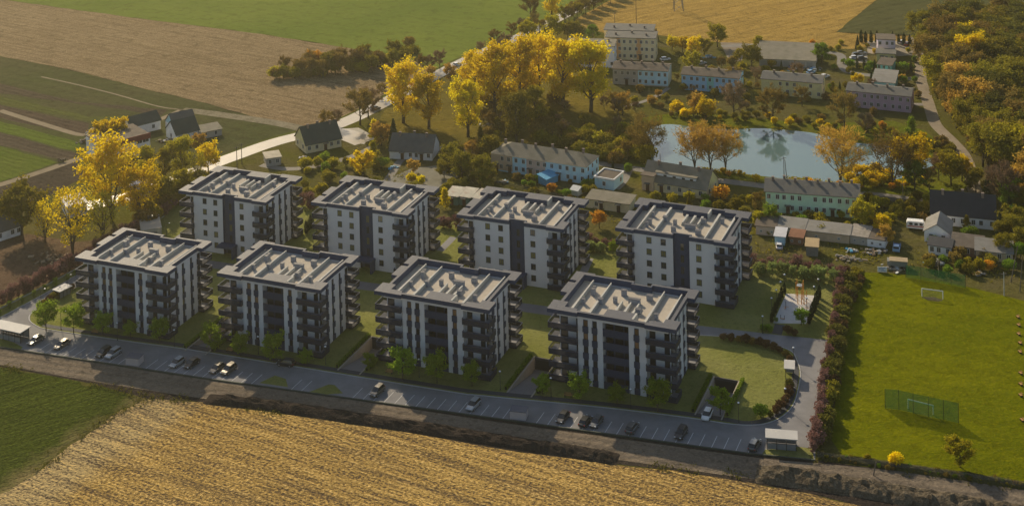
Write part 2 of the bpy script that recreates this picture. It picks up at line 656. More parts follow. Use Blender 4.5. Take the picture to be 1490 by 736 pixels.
    # balconies: one slab shape per corner, copied up the storeys
    shapes = {
        'fl': ([(.1, .1), (6.85, .1), (6.85, 2.58), (1.98, 2.58), (1.98, 4.4), (.1, 4.4)], [((.1, .1), (6.85, .1), 1), ((.1, .1), (.1, 4.4), 0), ((.1, 4.4), (1.98, 4.4), 0), ((6.85, .1), (6.85, .88), 1)]),
        'fr': ([(22.75, .1), (29.6, .1), (29.6, 3.9), (27.72, 3.9), (27.72, 2.58), (22.75, 2.58)], [((22.75, .1), (29.6, .1), 1), ((29.6, .1), (29.6, 3.9), 1), ((27.72, 3.9), (29.6, 3.9), 0), ((22.75, .1), (22.75, .88), 0)]),
        'ml': ([(.1, 8.9), (1.98, 8.9), (1.98, 14.0), (.1, 14.0)], [((.1, 8.9), (.1, 14.0), 0), ((.1, 8.9), (1.98, 8.9), 1), ((.1, 14.0), (1.98, 14.0), 1)]),
        'bl': ([(.1, 15.4), (1.98, 15.4), (1.98, 17.22), (4.48, 17.22), (4.48, 19.12), (4.6, 19.12), (4.6, 19.9), (.1, 19.9)], [((.1, 15.4), (.1, 19.9), 0), ((.1, 19.9), (4.6, 19.9), 1), ((.1, 15.4), (1.98, 15.4), 0), ((4.6, 19.12), (4.6, 19.9), 1)]),
        'br': ([(27.72, 15.5), (29.6, 15.5), (29.6, 19.9), (25.0, 19.9), (25.0, 19.12), (25.22, 19.12), (25.22, 17.22), (27.72, 17.22)], [((29.6, 15.5), (29.6, 19.9), 0), ((25.0, 19.9), (29.6, 19.9), 1), ((27.72, 15.5), (29.6, 15.5), 1), ((25.0, 19.12), (25.0, 19.9), 1)]),
    }
    for key, (pl, rails) in shapes.items():
        s_ = MB()
        s_.prism(P(pl), -.28, 0, 1, 0)
        sm = s_.mesh('balcony', [slabgrey, anth2])
        r_ = MB()
        for (xa, ya), (xb, yb), solid in rails:
            t = .05
            if xa == xb:
                bx(r_, xa - t / 2, xa + t / 2, min(ya, yb) + .03, max(ya, yb) - .03, -.3, 1.0, 0 if solid else 1)
                bx(r_, xa - .05, xa + .05, min(ya, yb), max(ya, yb), 1.002, 1.08, 2)
            else:
                bx(r_, min(xa, xb) + .03, max(xa, xb) - .03, ya - t / 2, ya + t / 2, -.3, 1.0, 0 if solid else 1)
                bx(r_, min(xa, xb), max(xa, xb), ya - .05, ya + .05, 1.002, 1.08, 2)
        rm = r_.mesh('railing', [railmesh, railside, anth])
        # doors and windows on the walls behind
        dms = []
        spans = {'fl': [(2.25, 4.0, 2.6), (5.95, 6.75, 2.6)], 'fr': [(22.95, 24.3, 2.6), (26.3, 27.5, 2.6)], 'bl': [(2.2, 3.4, 17.2)], 'br': [(25.6, 26.9, 17.2)], 'ml': []}[key]
        for xa, xb, y in spans:
            s0 = -1 if y < 10 else 1
            d_, g_ = MB(), MB()
            bx(d_, xa, xb, y, y + s0 * .05, .02, 2.35)
            bx(g_, xa + .1, xb - .1, y + s0 * .052, y + s0 * .065, .12, 2.25)
            dms.append((d_.mesh('balcony_door', anth2), g_.mesh('pane', pane)))
        xs, ya, yb = {'fl': (X0, 2.75, 4.3), 'ml': (X0, 9.6, 13.2), 'bl': (X0, 15.6, 17.0), 'fr': (X1, 2.8, 3.8), 'br': (X1, 15.7, 17.0)}[key]
        dx = -.05 if xs == X0 else .05
        d_, g_ = MB(), MB()
        bx(d_, min(xs, xs + dx), max(xs, xs + dx), ya, yb, .02, 2.35)
        bx(g_, min(xs + dx * 1.04, xs + dx * 1.3), max(xs + dx * 1.04, xs + dx * 1.3), ya + .1, yb - .1, .12, 2.25)
        dms.append((d_.mesh('balcony_door', anth2), g_.mesh('pane', pane)))
        for k in range(5):
            bal = add('balcony', sm, root, (0, 0, LV[k]))
            add('railing', rm, bal)
            for dm, gm_ in dms:
                add('pane', gm_, add('balcony_door', dm, root, (0, 0, LV[k])))
    # loggia in the middle of the street front
    b = MB()
    bx(b, 12.72, 18.68, .95, 2.88, -.28, 0)
    lm = b.mesh('loggia_floor', slabgrey)
    b = MB()
    bx(b, 12.75, 18.65, .93, 1.0, -.6, 1.05)
    bx(b, 12.73, 18.67, .9, 1.03, 1.052, 1.12)
    lr = b.mesh('railing', anth2)
    lds = []
    for xa, xb in ((12.9, 14.6), (14.9, 16.9), (17.1, 18.5)):
        b, g_ = MB(), MB()
        bx(b, xa, xb, 2.84, 2.9, .02, 2.4)
        bx(g_, xa + .1, xb - .1, 2.82, 2.838, .12, 2.3)
        lds.append((b.mesh('balcony_door', anth2), g_.mesh('pane', pane)))
    for k in range(5):
        l_ = add('loggia', lm, root, (0, 0, LV[k]))
        add('railing', lr, l_)
        for dm, gm_ in lds:
            add('pane', gm_, add('balcony_door', dm, root, (0, 0, LV[k])))
    # dark window strips with their juliet boxes
    def strip(a, c, face):
        h = MB()
        g = MB()
        j = MB()
        if face == 'f':
            bx(h, a + .01, c - .01, Y0 + .2, Y0 + .29, -.5, 2.5)
            bx(g, a + .15, c - .15, Y0 + .18, Y0 + .205, .1, 2.2)
            bx(j, a - .1, c + .1, Y0 - .16, Y0 - .02, -.35, 1.0)
        else:
            bx(h, X1 - .29, X1 - .2, a + .01, c - .01, -.5, 2.5)
            bx(g, X1 - .205, X1 - .18, a + .15, c - .15, .1, 2.2)
            bx(j, X1 + .02, X1 + .16, a - .1, c + .1, -.35, 1.0)
        return h.mesh('window', anth2), g.mesh('pane', pane), j.mesh('juliet_railing', anth2)
    warm = random.Random(5 if mirror else 9)
    for face, lst in (('f', strips_f), ('r', strips_r)):
        for a, c in lst:
            hm, gm, jm = strip(a, c, face)
            gw = gm.copy()
            gw.materials.clear()
            gw.materials.append(pane_warm)
            for k in range(5):
                w = add('window', hm, root, (0, 0, LV[k]))
                add('pane', gw if (k >= 3 and face == 'f' and warm.random() < .55) else gm, w)
                add('juliet_railing', jm, w)
    # plain square windows of the courtyard front
    def square(x, w, z, h, y, wall_dark=False):
        b = MB()
        t = .1
        bx(b, x, x + w, y, y + .05, z, z + t)
        bx(b, x, x + w, y, y + .05, z + h - t, z + h)
        bx(b, x, x + t, y, y + .05, z + t, z + h - t)
        bx(b, x + w - t, x + w, y, y + .05, z + t, z + h - t)
        bx(b, x + w * .5 - .04, x + w * .5 + .04, y, y + .045, z + t, z + h - t)
        f_ = b.mesh('window', anth2)
        g = MB()
        bx(g, x + t, x + w - t, y + .01, y + .02, z + t, z + h - t)
        s_ = MB()
        bx(s_, x - .05, x + w + .05, y + .002, y + .14, z - .06, z - .005)
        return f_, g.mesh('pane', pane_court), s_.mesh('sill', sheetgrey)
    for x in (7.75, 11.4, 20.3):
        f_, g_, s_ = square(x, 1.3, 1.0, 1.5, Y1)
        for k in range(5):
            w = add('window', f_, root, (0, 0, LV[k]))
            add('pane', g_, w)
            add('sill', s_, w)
    # dark stair strip and porch
    b = MB()
    bx(b, 14.52, 18.58, Y1 - .9, Y1 - .84, 0, 15.6)
    bx(b, 14.5, 14.54, Y1 - .84, Y1 - .01, 0, 15.6)
    bx(b, 18.56, 18.6, Y1 - .84, Y1 - .01, 0, 15.6)
    b.build('stair_panel', anth, root)
    b = MB()
    bx(b, 12.71, 18.69, 2.886, 2.897, .3, 15.5)
    b.build('loggia_lining', anth, root)
    f_, g_, s_ = square(16.1, .95, 0, 2.0, Y1 - .84)
    for k in range(1, 5):
        w = add('stair_window', f_, root, (0, 0, LV[k] - .2))
        add('pane', g_, w)
    b = MB()
    bx(b, 13.9, 19.2, Y1 + .005, Y1 + 2.6, 2.75, 3.35)
    bx(b, 18.8, 19.2, Y1 + .3, Y1 + 2.6, 0, 2.748)
    p_ = b.build('entrance_porch', anth, root)
    b = MB()
    bx(b, 15.4, 17.6, Y1 - .835, Y1 - .78, 0, 2.4)
    b.build('entrance_door', pane, p_)
    return root


blockF = make_block('apartment_block', False)
blockB = make_block('apartment_block', True)
blocks = [
    ('F1', (-113.28, 341.5), -21.73, 27.81, 19.2, 'street-side white block with dark loggias nearest the white-roofed shelter and sunny bays'),
    ('F2', (-75.22, 330.74), -21.62, 28.74, 19.6, 'street-side white block with the black car driving past its front'),
    ('F3', (-35.74, 319.22), -22.12, 29.4, 20.28, 'street-side white five-storey block directly behind the parked car at the middle of the street'),
    ('F4', (4.65, 308.54), -22.55, 30.31, 20.04, 'largest street-side white block beside the curved lawn and the open garage ramp'),
    ('B1', (-97.52, 384.13), -21.34, 28.5, 19.95, 'courtyard-side white block with dark stair strip beside the gold trees and main road'),
    ('B2', (-58.48, 373.47), -21.43, 29.38, 20.69, 'courtyard-side white block with dark stair strip, two yellow bushes and paved yard behind'),
    ('B3', (-18.07, 362.66), -21.92, 30.29, 20.78, 'courtyard-side white block with dark stair strip, in front of the blue and tan row house'),
    ('B4', (23.45, 351.76), -22.62, 31.01, 21.17, 'courtyard-side white block with dark stair strip beside the playground and long allotment sheds'),
]
used = set()
for key, xy, a, w, d, lab in blocks:
    src = blockF if key[0] == 'F' else blockB
    r = src if key[0] not in used else copy_tree(src)
    used.add(key[0])
    if r is src:
        for o in src.children_recursive:
            kids(o)
        kids(src)
    r.location = (xy[0], xy[1], 0)
    r.rotation_euler = (0, 0, rad(a))
    r.scale = (w / BW, d / BD, 1)
    r['label'] = lab
    r['group'] = 'white apartment blocks of the new estate'
# ------------------------------------------------------------------ ground and fields
ZS = .012
asphalt = plain('worn_asphalt', (.215, .21, .212), .85, .2, .15, .22, dirt=(.155, .15, .15))
asphalt_dark = plain('dark_asphalt', (.05, .052, .058), .8, .12, .3, .5)
paving_dark = plain('dark_paving', (.055, .058, .066), .85, .12, .25, 1.2)
kerbstone = plain('kerb_stone', (.42, .41, .4), .9, .1, .2)
linewhite = plain('road_paint', (.6, .6, .58), .8, .1, .2)
siteglass = field('young_lawn', ((.16, .175, .04), (.27, .27, .085), (.21, .215, .06)), .08, 1.3, speckle=.6, bump=.3, patch=(.20, .19, .085), patchamt=.5, patchscale=.08)
soil = field('dark_soil', ((.042, .034, .03), (.026, .023, .024), (.07, .056, .045)), .06, .9, speckle=.5, bump=.5, patch=(.10, .085, .062), patchamt=.35, patchscale=.03)
track = field('sandy_track', ((.19, .155, .115), (.115, .096, .075), (.26, .21, .155)), .1, 1.0, rowdir=rowdir((200, 550), (900, 650)), rowgap=2.2, rowamt=.6, speckle=.35, bump=.3, rowcol=(.085, .07, .06), wob=.25, streak=.7)
meadow = field('rough_meadow', ((.05, .055, .018), (.085, .08, .03), (.065, .062, .026)), .035, .55, speckle=.6, bump=.4, patch=(.13, .105, .05), patchamt=.45, patchscale=.02)
gardens = field('garden_ground', ((.10, .105, .014), (.125, .11, .03), (.08, .07, .024)), .06, .8, speckle=.55, bump=.4, patch=(.12, .1, .065), patchamt=.5, patchscale=.06)

base_holes = []
RAMPS = [(34.4, -2.6), (-7.35, -8.1), (-48.2, -12.5), (-87.5, -17.1)]
RL, RW = 16.8, 6.1
for x, y in RAMPS:
    base_holes.append([S(x, y), S(x + RW, y), S(x + RW, y + RL), S(x, y + RL)])
sheet('ground', [(-1600, 60), (1600, 60), (1600, 3500), (-1600, 3500)], 0, gardens, base_holes)

def ragged(pts, amp=1.2, step=2.5, seed=0.0):
    """an outline whose edges wander like a drilled field's edge"""
    out = []
    for a, b in zip(pts, pts[1:] + pts[:1]):
        n = max(1, min(200, int((b - a).length / step)))
        for i in range(n):
            p = a.lerp(b, i / n)
            q = Vector((p.x * .11, p.y * .11, seed))
            out.append(p + Vector((noise.noise(q) + .6 * noise.noise(q * 4.1), noise.noise(q + Vector((9, 3, 1))) + .6 * noise.noise(q * 4.3 + Vector((5, 2, 2))), 0)) * amp)
    return out


# foreground: golden stubble and a strip of young winter corn
stub = field('golden_stubble', ((.41, .262, .075), (.345, .217, .062), (.58, .40, .15)), .03, .9, rowdir=rowdir((237, 657), (378, 705)), rowgap=2.9, rowamt=.45, speckle=.35, bump=.4, straw=.95, gapcol=(.085, .062, .045),
             rowcol=(.15, .088, .022), patch=(.30, .19, .055), patchamt=.6, patchscale=.022, wob=.1, streak=.4, dark=.25, blend=((G(40, 745), G(240, 612)), (.42, .315, .15), 9, -1))
sheet('stubble_field', ragged(px((-260, 900), (-5, 722), (60, 680), (120, 635), (168, 600), (215, 582), (280, 583), (360, 594), (480, 612), (600, 630), (740, 655), (880, 673), (980, 684), (1080, 700), (1180, 718), (1290, 745), (1500, 830), (1500, 950), (-260, 950))), ZS, stub)
wint = field('winter_corn', ((.036, .05, .010), (.06, .078, .012), (.10, .12, .02)), .035, .9, rowdir=rowdir((0, 618), (80, 593)), rowgap=1.5, rowamt=.7, speckle=.45, bump=.35, rowcol=(.026, .036, .012), patch=(.05, .05, .025), patchamt=.6, patchscale=.03, wob=.08, straw=.55, blend=((G(215, 583), G(0, 722)), (.21, .165, .075), 7, -3.0))
sheet('green_field', ragged(px((-400, 560), (-5, 533), (60, 545), (130, 558), (200, 568), (219, 579), (168, 600), (120, 635), (60, 680), (-5, 722), (-260, 900), (-700, 900)), 2.0, .8, 4.0), ZS * 1.3, wint)
# bare strip between car park and field, with its sandy wheel track
sheet('soil_strip', px((-500, 470), (0, 503), (150, 528), (300, 550), (700, 605), (1090, 659), (1185, 669), (1300, 684), (1500, 712), (1700, 745), (1700, 830), (1500, 832), (1290, 745), (1180, 718), (1080, 700), (980, 684), (880, 673), (740, 655), (600, 630), (480, 612), (360, 594), (280, 583), (215, 580), (130, 557), (60, 544), (-5, 532), (-500, 490)), ZS * 1.6, soil)
ribbon('track', px((-120, 500), (0, 517), (150, 543), (300, 566), (480, 591), (700, 625), (900, 653), (1100, 681), (1220, 692), (1360, 707), (1500, 727), (1640, 750)), 7.5, ZS * 2.4, track, 8)

# the estate
SITE = px((0, 505), (150, 528), (300, 551), (700, 606), (1090, 660), (1186, 670), (1200, 560), (1222, 420), (1228, 400), (1090, 388), (880, 355), (660, 322), (455, 300), (330, 288), (255, 296), (150, 362), (0, 446), (-60, 478))
sheet('lawn', SITE, ZS * 1.2, siteglass, base_holes)
street_up = [(86, 482.5), (121, 488), (200, 499), (300, 513), (640, 568), (700, 576), (880, 593.5), (1000, 608), (1060, 617), (1092, 619), (1118, 616), (1140, 606), (1156, 589), (1164, 562), (1166, 540), (1160, 520), (1150, 509), (1120, 499), (1085, 491.5), (1043, 488), (1012, 486.5)]
sheet('road', px((-60, 478), (0, 463), (58, 432), (112, 401), (150, 378), (168, 384), (120, 414), (86, 430), (58, 447), (44, 458), (44, 468), (58, 477), *street_up, (1012, 473), (1130, 487), (1205, 494.5), (1187, 649), (1186, 669.5), (1090, 660), (700, 606), (300, 551), (150, 528), (0, 505.5)), ZS * 2.2, asphalt)
sheet('shelter_lawn', px((1108, 661.5), (1113, 654), (1160, 649.5), (1182, 652), (1184.5, 669), (1150, 666)), ZS * 3.2, siteglass)
for isl in (((377, 557), (400, 546), (416, 551), (419, 563)), ((450, 570), (478, 559), (487, 560), (499, 572), (470, 574))):
    sheet('lawn', px(*isl), ZS * 3.2, siteglass)
sheet('shelter_lawn', px((-30, 484), (20, 498), (33, 505), (29, 510), (0, 504.6), (-30, 499)), ZS * 3.2, siteglass)
# dark pavement along the street, kerbs
pave = [Vector(p) for p in px((58, 477), (86, 482), (200, 498.5), (300, 512.5), (640, 567.5), (700, 575.5), (880, 593), (1000, 607.5), (1060, 616.5), (1092, 618.5), (1117, 615.5), (1139, 605.5), (1154.5, 588.5), (1162.5, 562), (1164.5, 540), (1158.5, 521))]
ribbon('pavement', [p + Vector((.2, 1.5, 0)) for p in pave[:9]] + [p + Vector((-.9, .9, 0)) for p in pave[9:]], 1.5, ZS * 4, paving_dark, 4)
kerb('kerb', pave, .22, .12, kerbstone, ZS, 5)
kerb('kerb', px((86, 430), (58, 447), (44, 458), (44, 468), (58, 477)), .25, .12, kerbstone, ZS, 5)
kerb('kerb', px((1158.5, 521), (1150, 510), (1120, 500), (1085, 492.5), (1043, 489), (1012, 487.5)), .2, .12, kerbstone, ZS, 4)
kerb('kerb', px((0, 505.8), (150, 528.6), (300, 551.6), (700, 606.6), (1090, 660.6), (1186, 670.4)), .3, .3, plain('edging_green', (.05, .062, .05), .8), ZS)
kerb('kerb', px((-60, 477), (0, 462.5), (58, 431.5), (112, 400.5), (150, 377)), .22, .14, kerbstone, ZS)
# courtyard path between the two rows
ribbon('path', px((1015, 480), (900, 466), (760, 447), (620, 428), (500, 412), (420, 402), (330, 388), (285, 381)), [4.6, 4.0], ZS * 2.0, plain('court_path_paving', (.17, .16, .165), .9, .14, .2, .5), 4)
for a, b in (((470, 404), (505, 368)), ((670, 446), (700, 415)), ((280, 380), (312, 352)), ((905, 468), (920, 440)), ((250, 352), (290, 326)), ((660, 345), (640, 365)), ((858, 376), (845, 405))):
    ribbon('path', px(a, b), 2.2, ZS * 1.8, asphalt, 2)
# marked bays along the lower edge of the car park
bot = px((0, 505.5), (150, 528), (300, 551), (700, 606), (1090, 660))
run = []
for a, b in zip(bot, bot[1:]):
    n_ = int((b - a).length / .25)
    run += [a.lerp(b, k / n_) for k in range(n_)]
stepn = int(2.6 / .25)
m_ = MB()
dl = []
skip = [(372, 422), (446, 503), (182, 206), (740, 768), (0, 45)]


def topx(p):
    """photo column of a ground point (for placing the bays along the street)"""
    c, s = math.cos(PITCH), math.sin(PITCH)
    y, z = p.y, p.z - CAMH
    Z = y * c - z * s
    u, v = F * p.x / Z, -F * (y * s + z * c) / Z
    return CX + u * math.cos(ROLL) - v * math.sin(ROLL)


bays = []
for k in range(0, len(run), stepn):
    p = run[k]
    t = (run[min(k + 4, len(run) - 1)] - run[max(k - 4, 0)]).normalized()
    nrm = Vector((-t.y, t.x, 0))
    x = topx(p)
    if any(a < x < b for a, b in skip) or x > 1095:
        continue
    q = p + nrm * .35 + t * 0
    lean = (nrm + t * .12).normalized()
    e = q + lean * 4.6
    h = t * .06
    bays.append((x, q, lean, t))
    m_.face([(*(q - h)[:2], ZS * 3.3), (*(q + h)[:2], ZS * 3.3), (*(e + h)[:2], ZS * 3.3), (*(e - h)[:2], ZS * 3.3)])
o = m_.build('road_markings', linewhite)
o['kind'] = 'structure'

# sunken garage ramps
RF = [('garage ramp with low hedge around it, beside the round lawn', 0), ('garage ramp running down between the third and largest street-side blocks', 1), ('garage ramp going down beside the block behind the driving dark car', 2), ('garage ramp nearest the white-roofed shelter end of the street', 3)]
doorgrey = plain('garage_door', (.03, .032, .036), .6, .1, .3)
for (lab, i) in RF:
    x, y = RAMPS[i]
    r = thing('garage_ramp', lab, 'garage ramp', S(x, y), TH, 'sunken garage ramps of the new blocks')
    b = MB()
    dp = 2.7
    b.face([(0.3, 0, .03), (RW - .3, 0, .03), (RW - .3, RL - 2.5, -dp), (.3, RL - 2.5, -dp)])
    b.face([(0.3, RL - 2.5, -dp), (RW - .3, RL - 2.5, -dp), (RW - .3, RL, -dp), (.3, RL, -dp)])
    b.build('ramp_floor', plain('ramp_paving', (.2, .19, .19), .9, .12, .2, .8), r)
    b = MB()
    b.box(0, .3, 0, RL, -3, .18)
    b.build('side_wall', concrete_warm, r)
    b = MB()
    b.box(RW - .3, RW, 0, RL, -3, .18)
    b.build('side_wall', concrete_warm, r)
    b = MB()
    b.box(.301, RW - .301, RL - .3, RL, -3, .18)
    b.build('end_wall', plain('dark_concrete', (.07, .07, .075), .9), r)
    b = MB()
    b.box(.6, RW - .6, RL - .36, RL - .302, -2.69, -.35)
    b.build('garage_door', doorgrey, r)

# football ground
pitchm = field('football_turf', ((.072, .096, .002), (.145, .155, .002), (.19, .175, .004)), .03, .6, speckle=.45, bump=.35, patch=(.06, .08, .003), patchamt=.6, patchscale=.018, rowdir=rowdir((1250, 600), (1460, 640)), rowgap=9, rowamt=.25, rowcol=(.09, .115, .003), dark=.5)
sheet('pitch', px((1210, 640), (1230, 430), (1240, 395), (1330, 400), (1420, 420), (1500, 440), (1700, 470), (1700, 740), (1500, 706), (1360, 690), (1235, 676)), ZS * 1.4, pitchm)
goalearth = field('worn_turf', ((.09, .085, .03), (.07, .06, .035), (.12, .1, .05)), .3, 1.5, speckle=.5, bump=.2)
# playground paving
PLAY = px((1125, 470), (1144, 427), (1187, 430), (1173, 471))
sheet('playground_paving', PLAY, ZS * 2.3, plain('pale_sand_paving', (.55, .53, .5), .95, .08, .1, .8))
ribbon('path', px((1135, 472), (1130, 486)), 2.4, ZS * 2.4, paving_dark, 2)

# fields beyond the village
def fld(name, c, pts, z=ZS, **k):
    return sheet(name, ragged(px(*pts), .9, 4.0, len(pts)), z, field(name + '_' + str(len(MC)), c, **k))


RD = rowdir((100, 60), (400, 118))
fld('green_field', ((.11, .15, .026), (.155, .19, .034), (.13, .165, .035)), [(-900, -130), (20, 2), (200, 27), (380, 50), (500, 69), (590, 84), (640, 104), (700, 76), (780, 42), (862, -3), (1100, -130), (900, -240), (-1200, -240)], mid=.012, fine=.3, rowdir=RD, rowgap=5, rowamt=.2, speckle=.3, bump=.2, rowcol=(.06, .10, .02))
fld('stubble_field', ((.26, .19, .105), (.21, .15, .08), (.33, .25, .15)), [(-900, -130), (20, 2), (200, 27), (380, 50), (500, 69), (590, 84), (640, 104), (560, 150), (490, 186), (440, 185), (400, 178), (300, 151), (200, 127), (100, 101), (0, 82), (-900, -30)], mid=.02, fine=.35, rowdir=RD, rowgap=4.0, rowamt=.5, speckle=.35, bump=.3, rowcol=(.15, .105, .06), streak=.35, wob=.12, straw=.5)
fld('rough_grass', ((.06, .07, .024), (.08, .075, .035), (.09, .095, .04)), [(-900, -30), (0, 82), (100, 101), (200, 127), (300, 151), (400, 178), (445, 186), (420, 205), (330, 232), (230, 240), (120, 232), (0, 272), (-900, 480), (-1200, 200)], mid=.03, fine=.4, rowdir=RD, rowgap=6, rowamt=.45, speckle=.4, bump=.3, rowcol=(.045, .042, .024))
for nm, c, pts in (
        ('soil_field', ((.085, .066, .045), (.06, .048, .036), (.11, .085, .06)), [(-200, 70), (0, 122), (110, 148), (245, 160), (235, 168), (120, 152), (0, 136), (-200, 90)]),
        ('grass_strip', ((.075, .09, .022), (.1, .105, .03), (.10, .11, .04)), [(-200, 95), (0, 140), (130, 170), (190, 168), (140, 178), (0, 152), (-200, 110)]),
        ('soil_field', ((.085, .062, .045), (.06, .046, .036), (.12, .09, .065)), [(-200, 115), (0, 153), (130, 180), (128, 200), (0, 172), (-200, 140)]),
        ('grass_strip', ((.08, .12, .018), (.11, .15, .024), (.10, .125, .03)), [(-200, 145), (0, 176), (116, 208), (116, 222), (0, 192), (-200, 160)]),
        ('soil_field', ((.09, .07, .05), (.065, .052, .04), (.12, .095, .07)), [(-200, 162), (0, 193), (112, 224), (100, 234), (0, 212), (-200, 180)]),
        ('grass_strip', ((.085, .125, .018), (.12, .15, .026), (.10, .115, .03)), [(-200, 190), (0, 213), (84, 236), (60, 246), (0, 264), (-200, 310)]),
        ('soil_field', ((.07, .055, .042), (.05, .042, .034), (.095, .075, .055)), [(-200, 320), (0, 268), (110, 234), (122, 244), (115, 262), (70, 285), (20, 306), (-200, 360)])):
    fld(nm, c, pts, ZS * 1.5, mid=.05, fine=.6, rowdir=RD, rowgap=2.6, rowamt=.55, speckle=.45, bump=.35, rowcol=[q * .6 for q in c[1]])
farm_path = plain('farm_path_sand', (.22, .175, .115), .95, .15, .1, .3, dirt=(.14, .12, .07))
ribbon('path', px((60, 112), (110, 123), (170, 138), (230, 155), (265, 160)), .8, ZS * 2.2, farm_path)
ribbon('path', px((265, 160), (250, 167), (232, 174)), 3, ZS * 2.2, farm_path)
ribbon('path', px((265, 160), (320, 167), (400, 179), (450, 190)), 5.0, ZS * 2.2, field('rubble_path', ((.12, .105, .06), (.22, .19, .13), (.3, .27, .2)), .2, .7, speckle=.6))
ribbon('path', px((0, 161), (60, 180), (110, 195), (124, 196)), 2.6, ZS * 2.4, farm_path)
ribbon('path', px((124, 206), (130, 198), (135, 188), (160, 178), (205, 174)), 2.2, ZS * 2.4, farm_path)
ribbon('path', px((-100, 298), (0, 269), (60, 250), (100, 236), (118, 230)), 3.4, ZS * 2.6, farm_path)
# main road to the top of the picture
roadm = plain('village_road', (.33, .28, .21), .33, .1, .6, .25, dirt=(.42, .34, .23))
ribbon('road', px((100, 305), (190, 285), (255, 262), (300, 243), (340, 228), (400, 207), (470, 189), (515, 172), (560, 149), (640, 107), (700, 78), (780, 43), (862, 0), (960, -55), (1080, -125)), 7.0, ZS * 2.5, roadm)
verge = field('green_verge', ((.09, .11, .02), (.12, .13, .03), (.08, .08, .03)), .1, .6, speckle=.4)
ribbon('grass_verge', px((300, 237), (400, 201), (470, 184), (520, 163), (560, 141), (640, 100), (700, 71), (780, 36), (850, -1)), 3.2, ZS * 2.0, verge)
ribbon('grass_verge', px((655, 113), (710, 84), (790, 49), (872, 6), (980, -55)), 3.5, ZS * 2.0, verge)
ribbon('road', px((470, 190), (500, 195), (520, 202), (532, 207)), 9, ZS * 2.6, roadm)
sheet('yard', px((490, 188), (522, 186), (540, 196), (530, 210), (505, 207)), ZS * 2.2, plain('forecourt', (.26, .24, .2), .7, .15, .3, .3))
# right-hand fields
RR = rowdir((1000, 40), (1150, 8))
fld('corn_field', ((.40, .255, .065), (.32, .21, .055), (.46, .31, .09)), [(862, 4), (830, 38), (880, 48), (960, 52), (1050, 62), (1150, 66), (1240, 72), (1330, 60), (1325, 52), (1217, 47), (1276, 0), (1480, -150), (1200, -240), (1150, -150)], mid=.015, fine=.35, rowdir=RR, rowgap=4.5, rowamt=.6, speckle=.3, bump=.3, rowcol=(.2, .135, .05), streak=.3, wob=.08, straw=.5)
fld('green_field', ((.07, .075, .028), (.09, .09, .035), (.085, .085, .04)), [(1276, 0), (1217, 47), (1270, 51), (1325, 53), (1400, 30), (1500, 15), (1900, -20), (1900, -240), (1480, -150)], mid=.015, fine=.35, rowdir=RR, rowgap=5, rowamt=.35, speckle=.4, bump=.25, rowcol=(.05, .05, .025))
# meadow slope with the poplars, banks of the pond, village lanes
sheet('meadow', px((530, 210), (560, 160), (650, 118), (720, 82), (800, 45), (830, 40), (850, 70), (880, 110), (900, 150), (930, 165), (935, 200), (900, 240), (800, 222), (700, 212), (640, 212)), ZS, field('autumn_meadow', ((.115, .10, .020), (.19, .15, .026), (.15, .115, .028)), .05, .6, speckle=.6, bump=.4, patch=(.085, .085, .018), patchamt=.75, patchscale=.035, dark=.8))
pond = px((935, 205), (945, 186), (975, 181), (1010, 185), (1060, 188), (1110, 187), (1170, 192), (1200, 197), (1235, 207), (1290, 211), (1320, 215), (1350, 229), (1365, 237), (1340, 248), (1300, 262), (1230, 266), (1150, 261), (1090, 254), (1030, 247), (960, 238), (945, 225))
bank = field('pond_bank', ((.09, .125, .006), (.14, .16, .010), (.12, .11, .02)), .08, .7, speckle=.45, bump=.4, patch=(.11, .085, .03), patchamt=.6, patchscale=.05)
sheet('pond_bank', px((880, 200), (930, 172), (1000, 162), (1080, 170), (1180, 180), (1240, 178), (1300, 176), (1345, 190), (1395, 230), (1420, 262), (1400, 276), (1300, 283), (1150, 276), (1000, 258), (910, 244)), ZS * 1.1, bank)
k = NT('pond_water')
pp = k.pos(coord='World')
wn = k.bump(k.noise(pp, .5, 4, .6), .25, .03)
wb = k.bsdf((.10, .17, .17), .04, .5, 0, wn)
wb.inputs['IOR'].default_value = 1.9
sheet('pond', curve(pond + [pond[0]], 4)[:-1], ZS * 2, k.done(wb))
lane = plain('village_lane', (.2, .185, .165), .85, .14, .2, .3, dirt=(.14, .12, .09))
ribbon('lane', px((640, 214), (720, 226), (800, 238), (868, 238), (920, 245), (960, 251), (1040, 262), (1120, 272), (1200, 285), (1265, 283), (1330, 291), (1345, 290)), 4.0, ZS * 2.4, lane)
ribbon('path', px((912, 247), (905, 262), (893, 275)), 4, ZS * 2.4, lane)
ribbon('lane', px((1328, 55), (1338, 85), (1340, 115), (1346, 135), (1354, 160), (1362, 182), (1385, 205), (1402, 225), (1412, 250), (1418, 275), (1422, 290)), 4.2, ZS * 2.6, plain('dirt_lane', (.26, .215, .16), .95, .15, .1, .3, dirt=(.16, .14, .09)))
ribbon('path', px((1350, 152), (1325, 152), (1310, 149)), 3, ZS * 2.4, lane)
ribbon('lane', px((1050, 68), (1110, 66), (1190, 75), (1222, 80), (1225, 95), (1238, 106), (1290, 112), (1335, 116)), 3.6, ZS * 2.4, lane)
sheet('yard', px((1048, 62), (1085, 63), (1080, 88), (1062, 92)), ZS * 2.1, plain('dirt_yard', (.2, .165, .125), .95, .15, .1, .3))
sheet('yard', px((1240, 80), (1262, 78), (1262, 92), (1240, 92)), ZS * 2.1, plain('pale_yard', (.3, .26, .2), .95, .15, .1, .3))
sheet('yard', px((1262, 60), (1335, 60), (1338, 80), (1310, 82), (1262, 78)), ZS * 2.1, plain('pale_yard', (.3, .26, .2)))
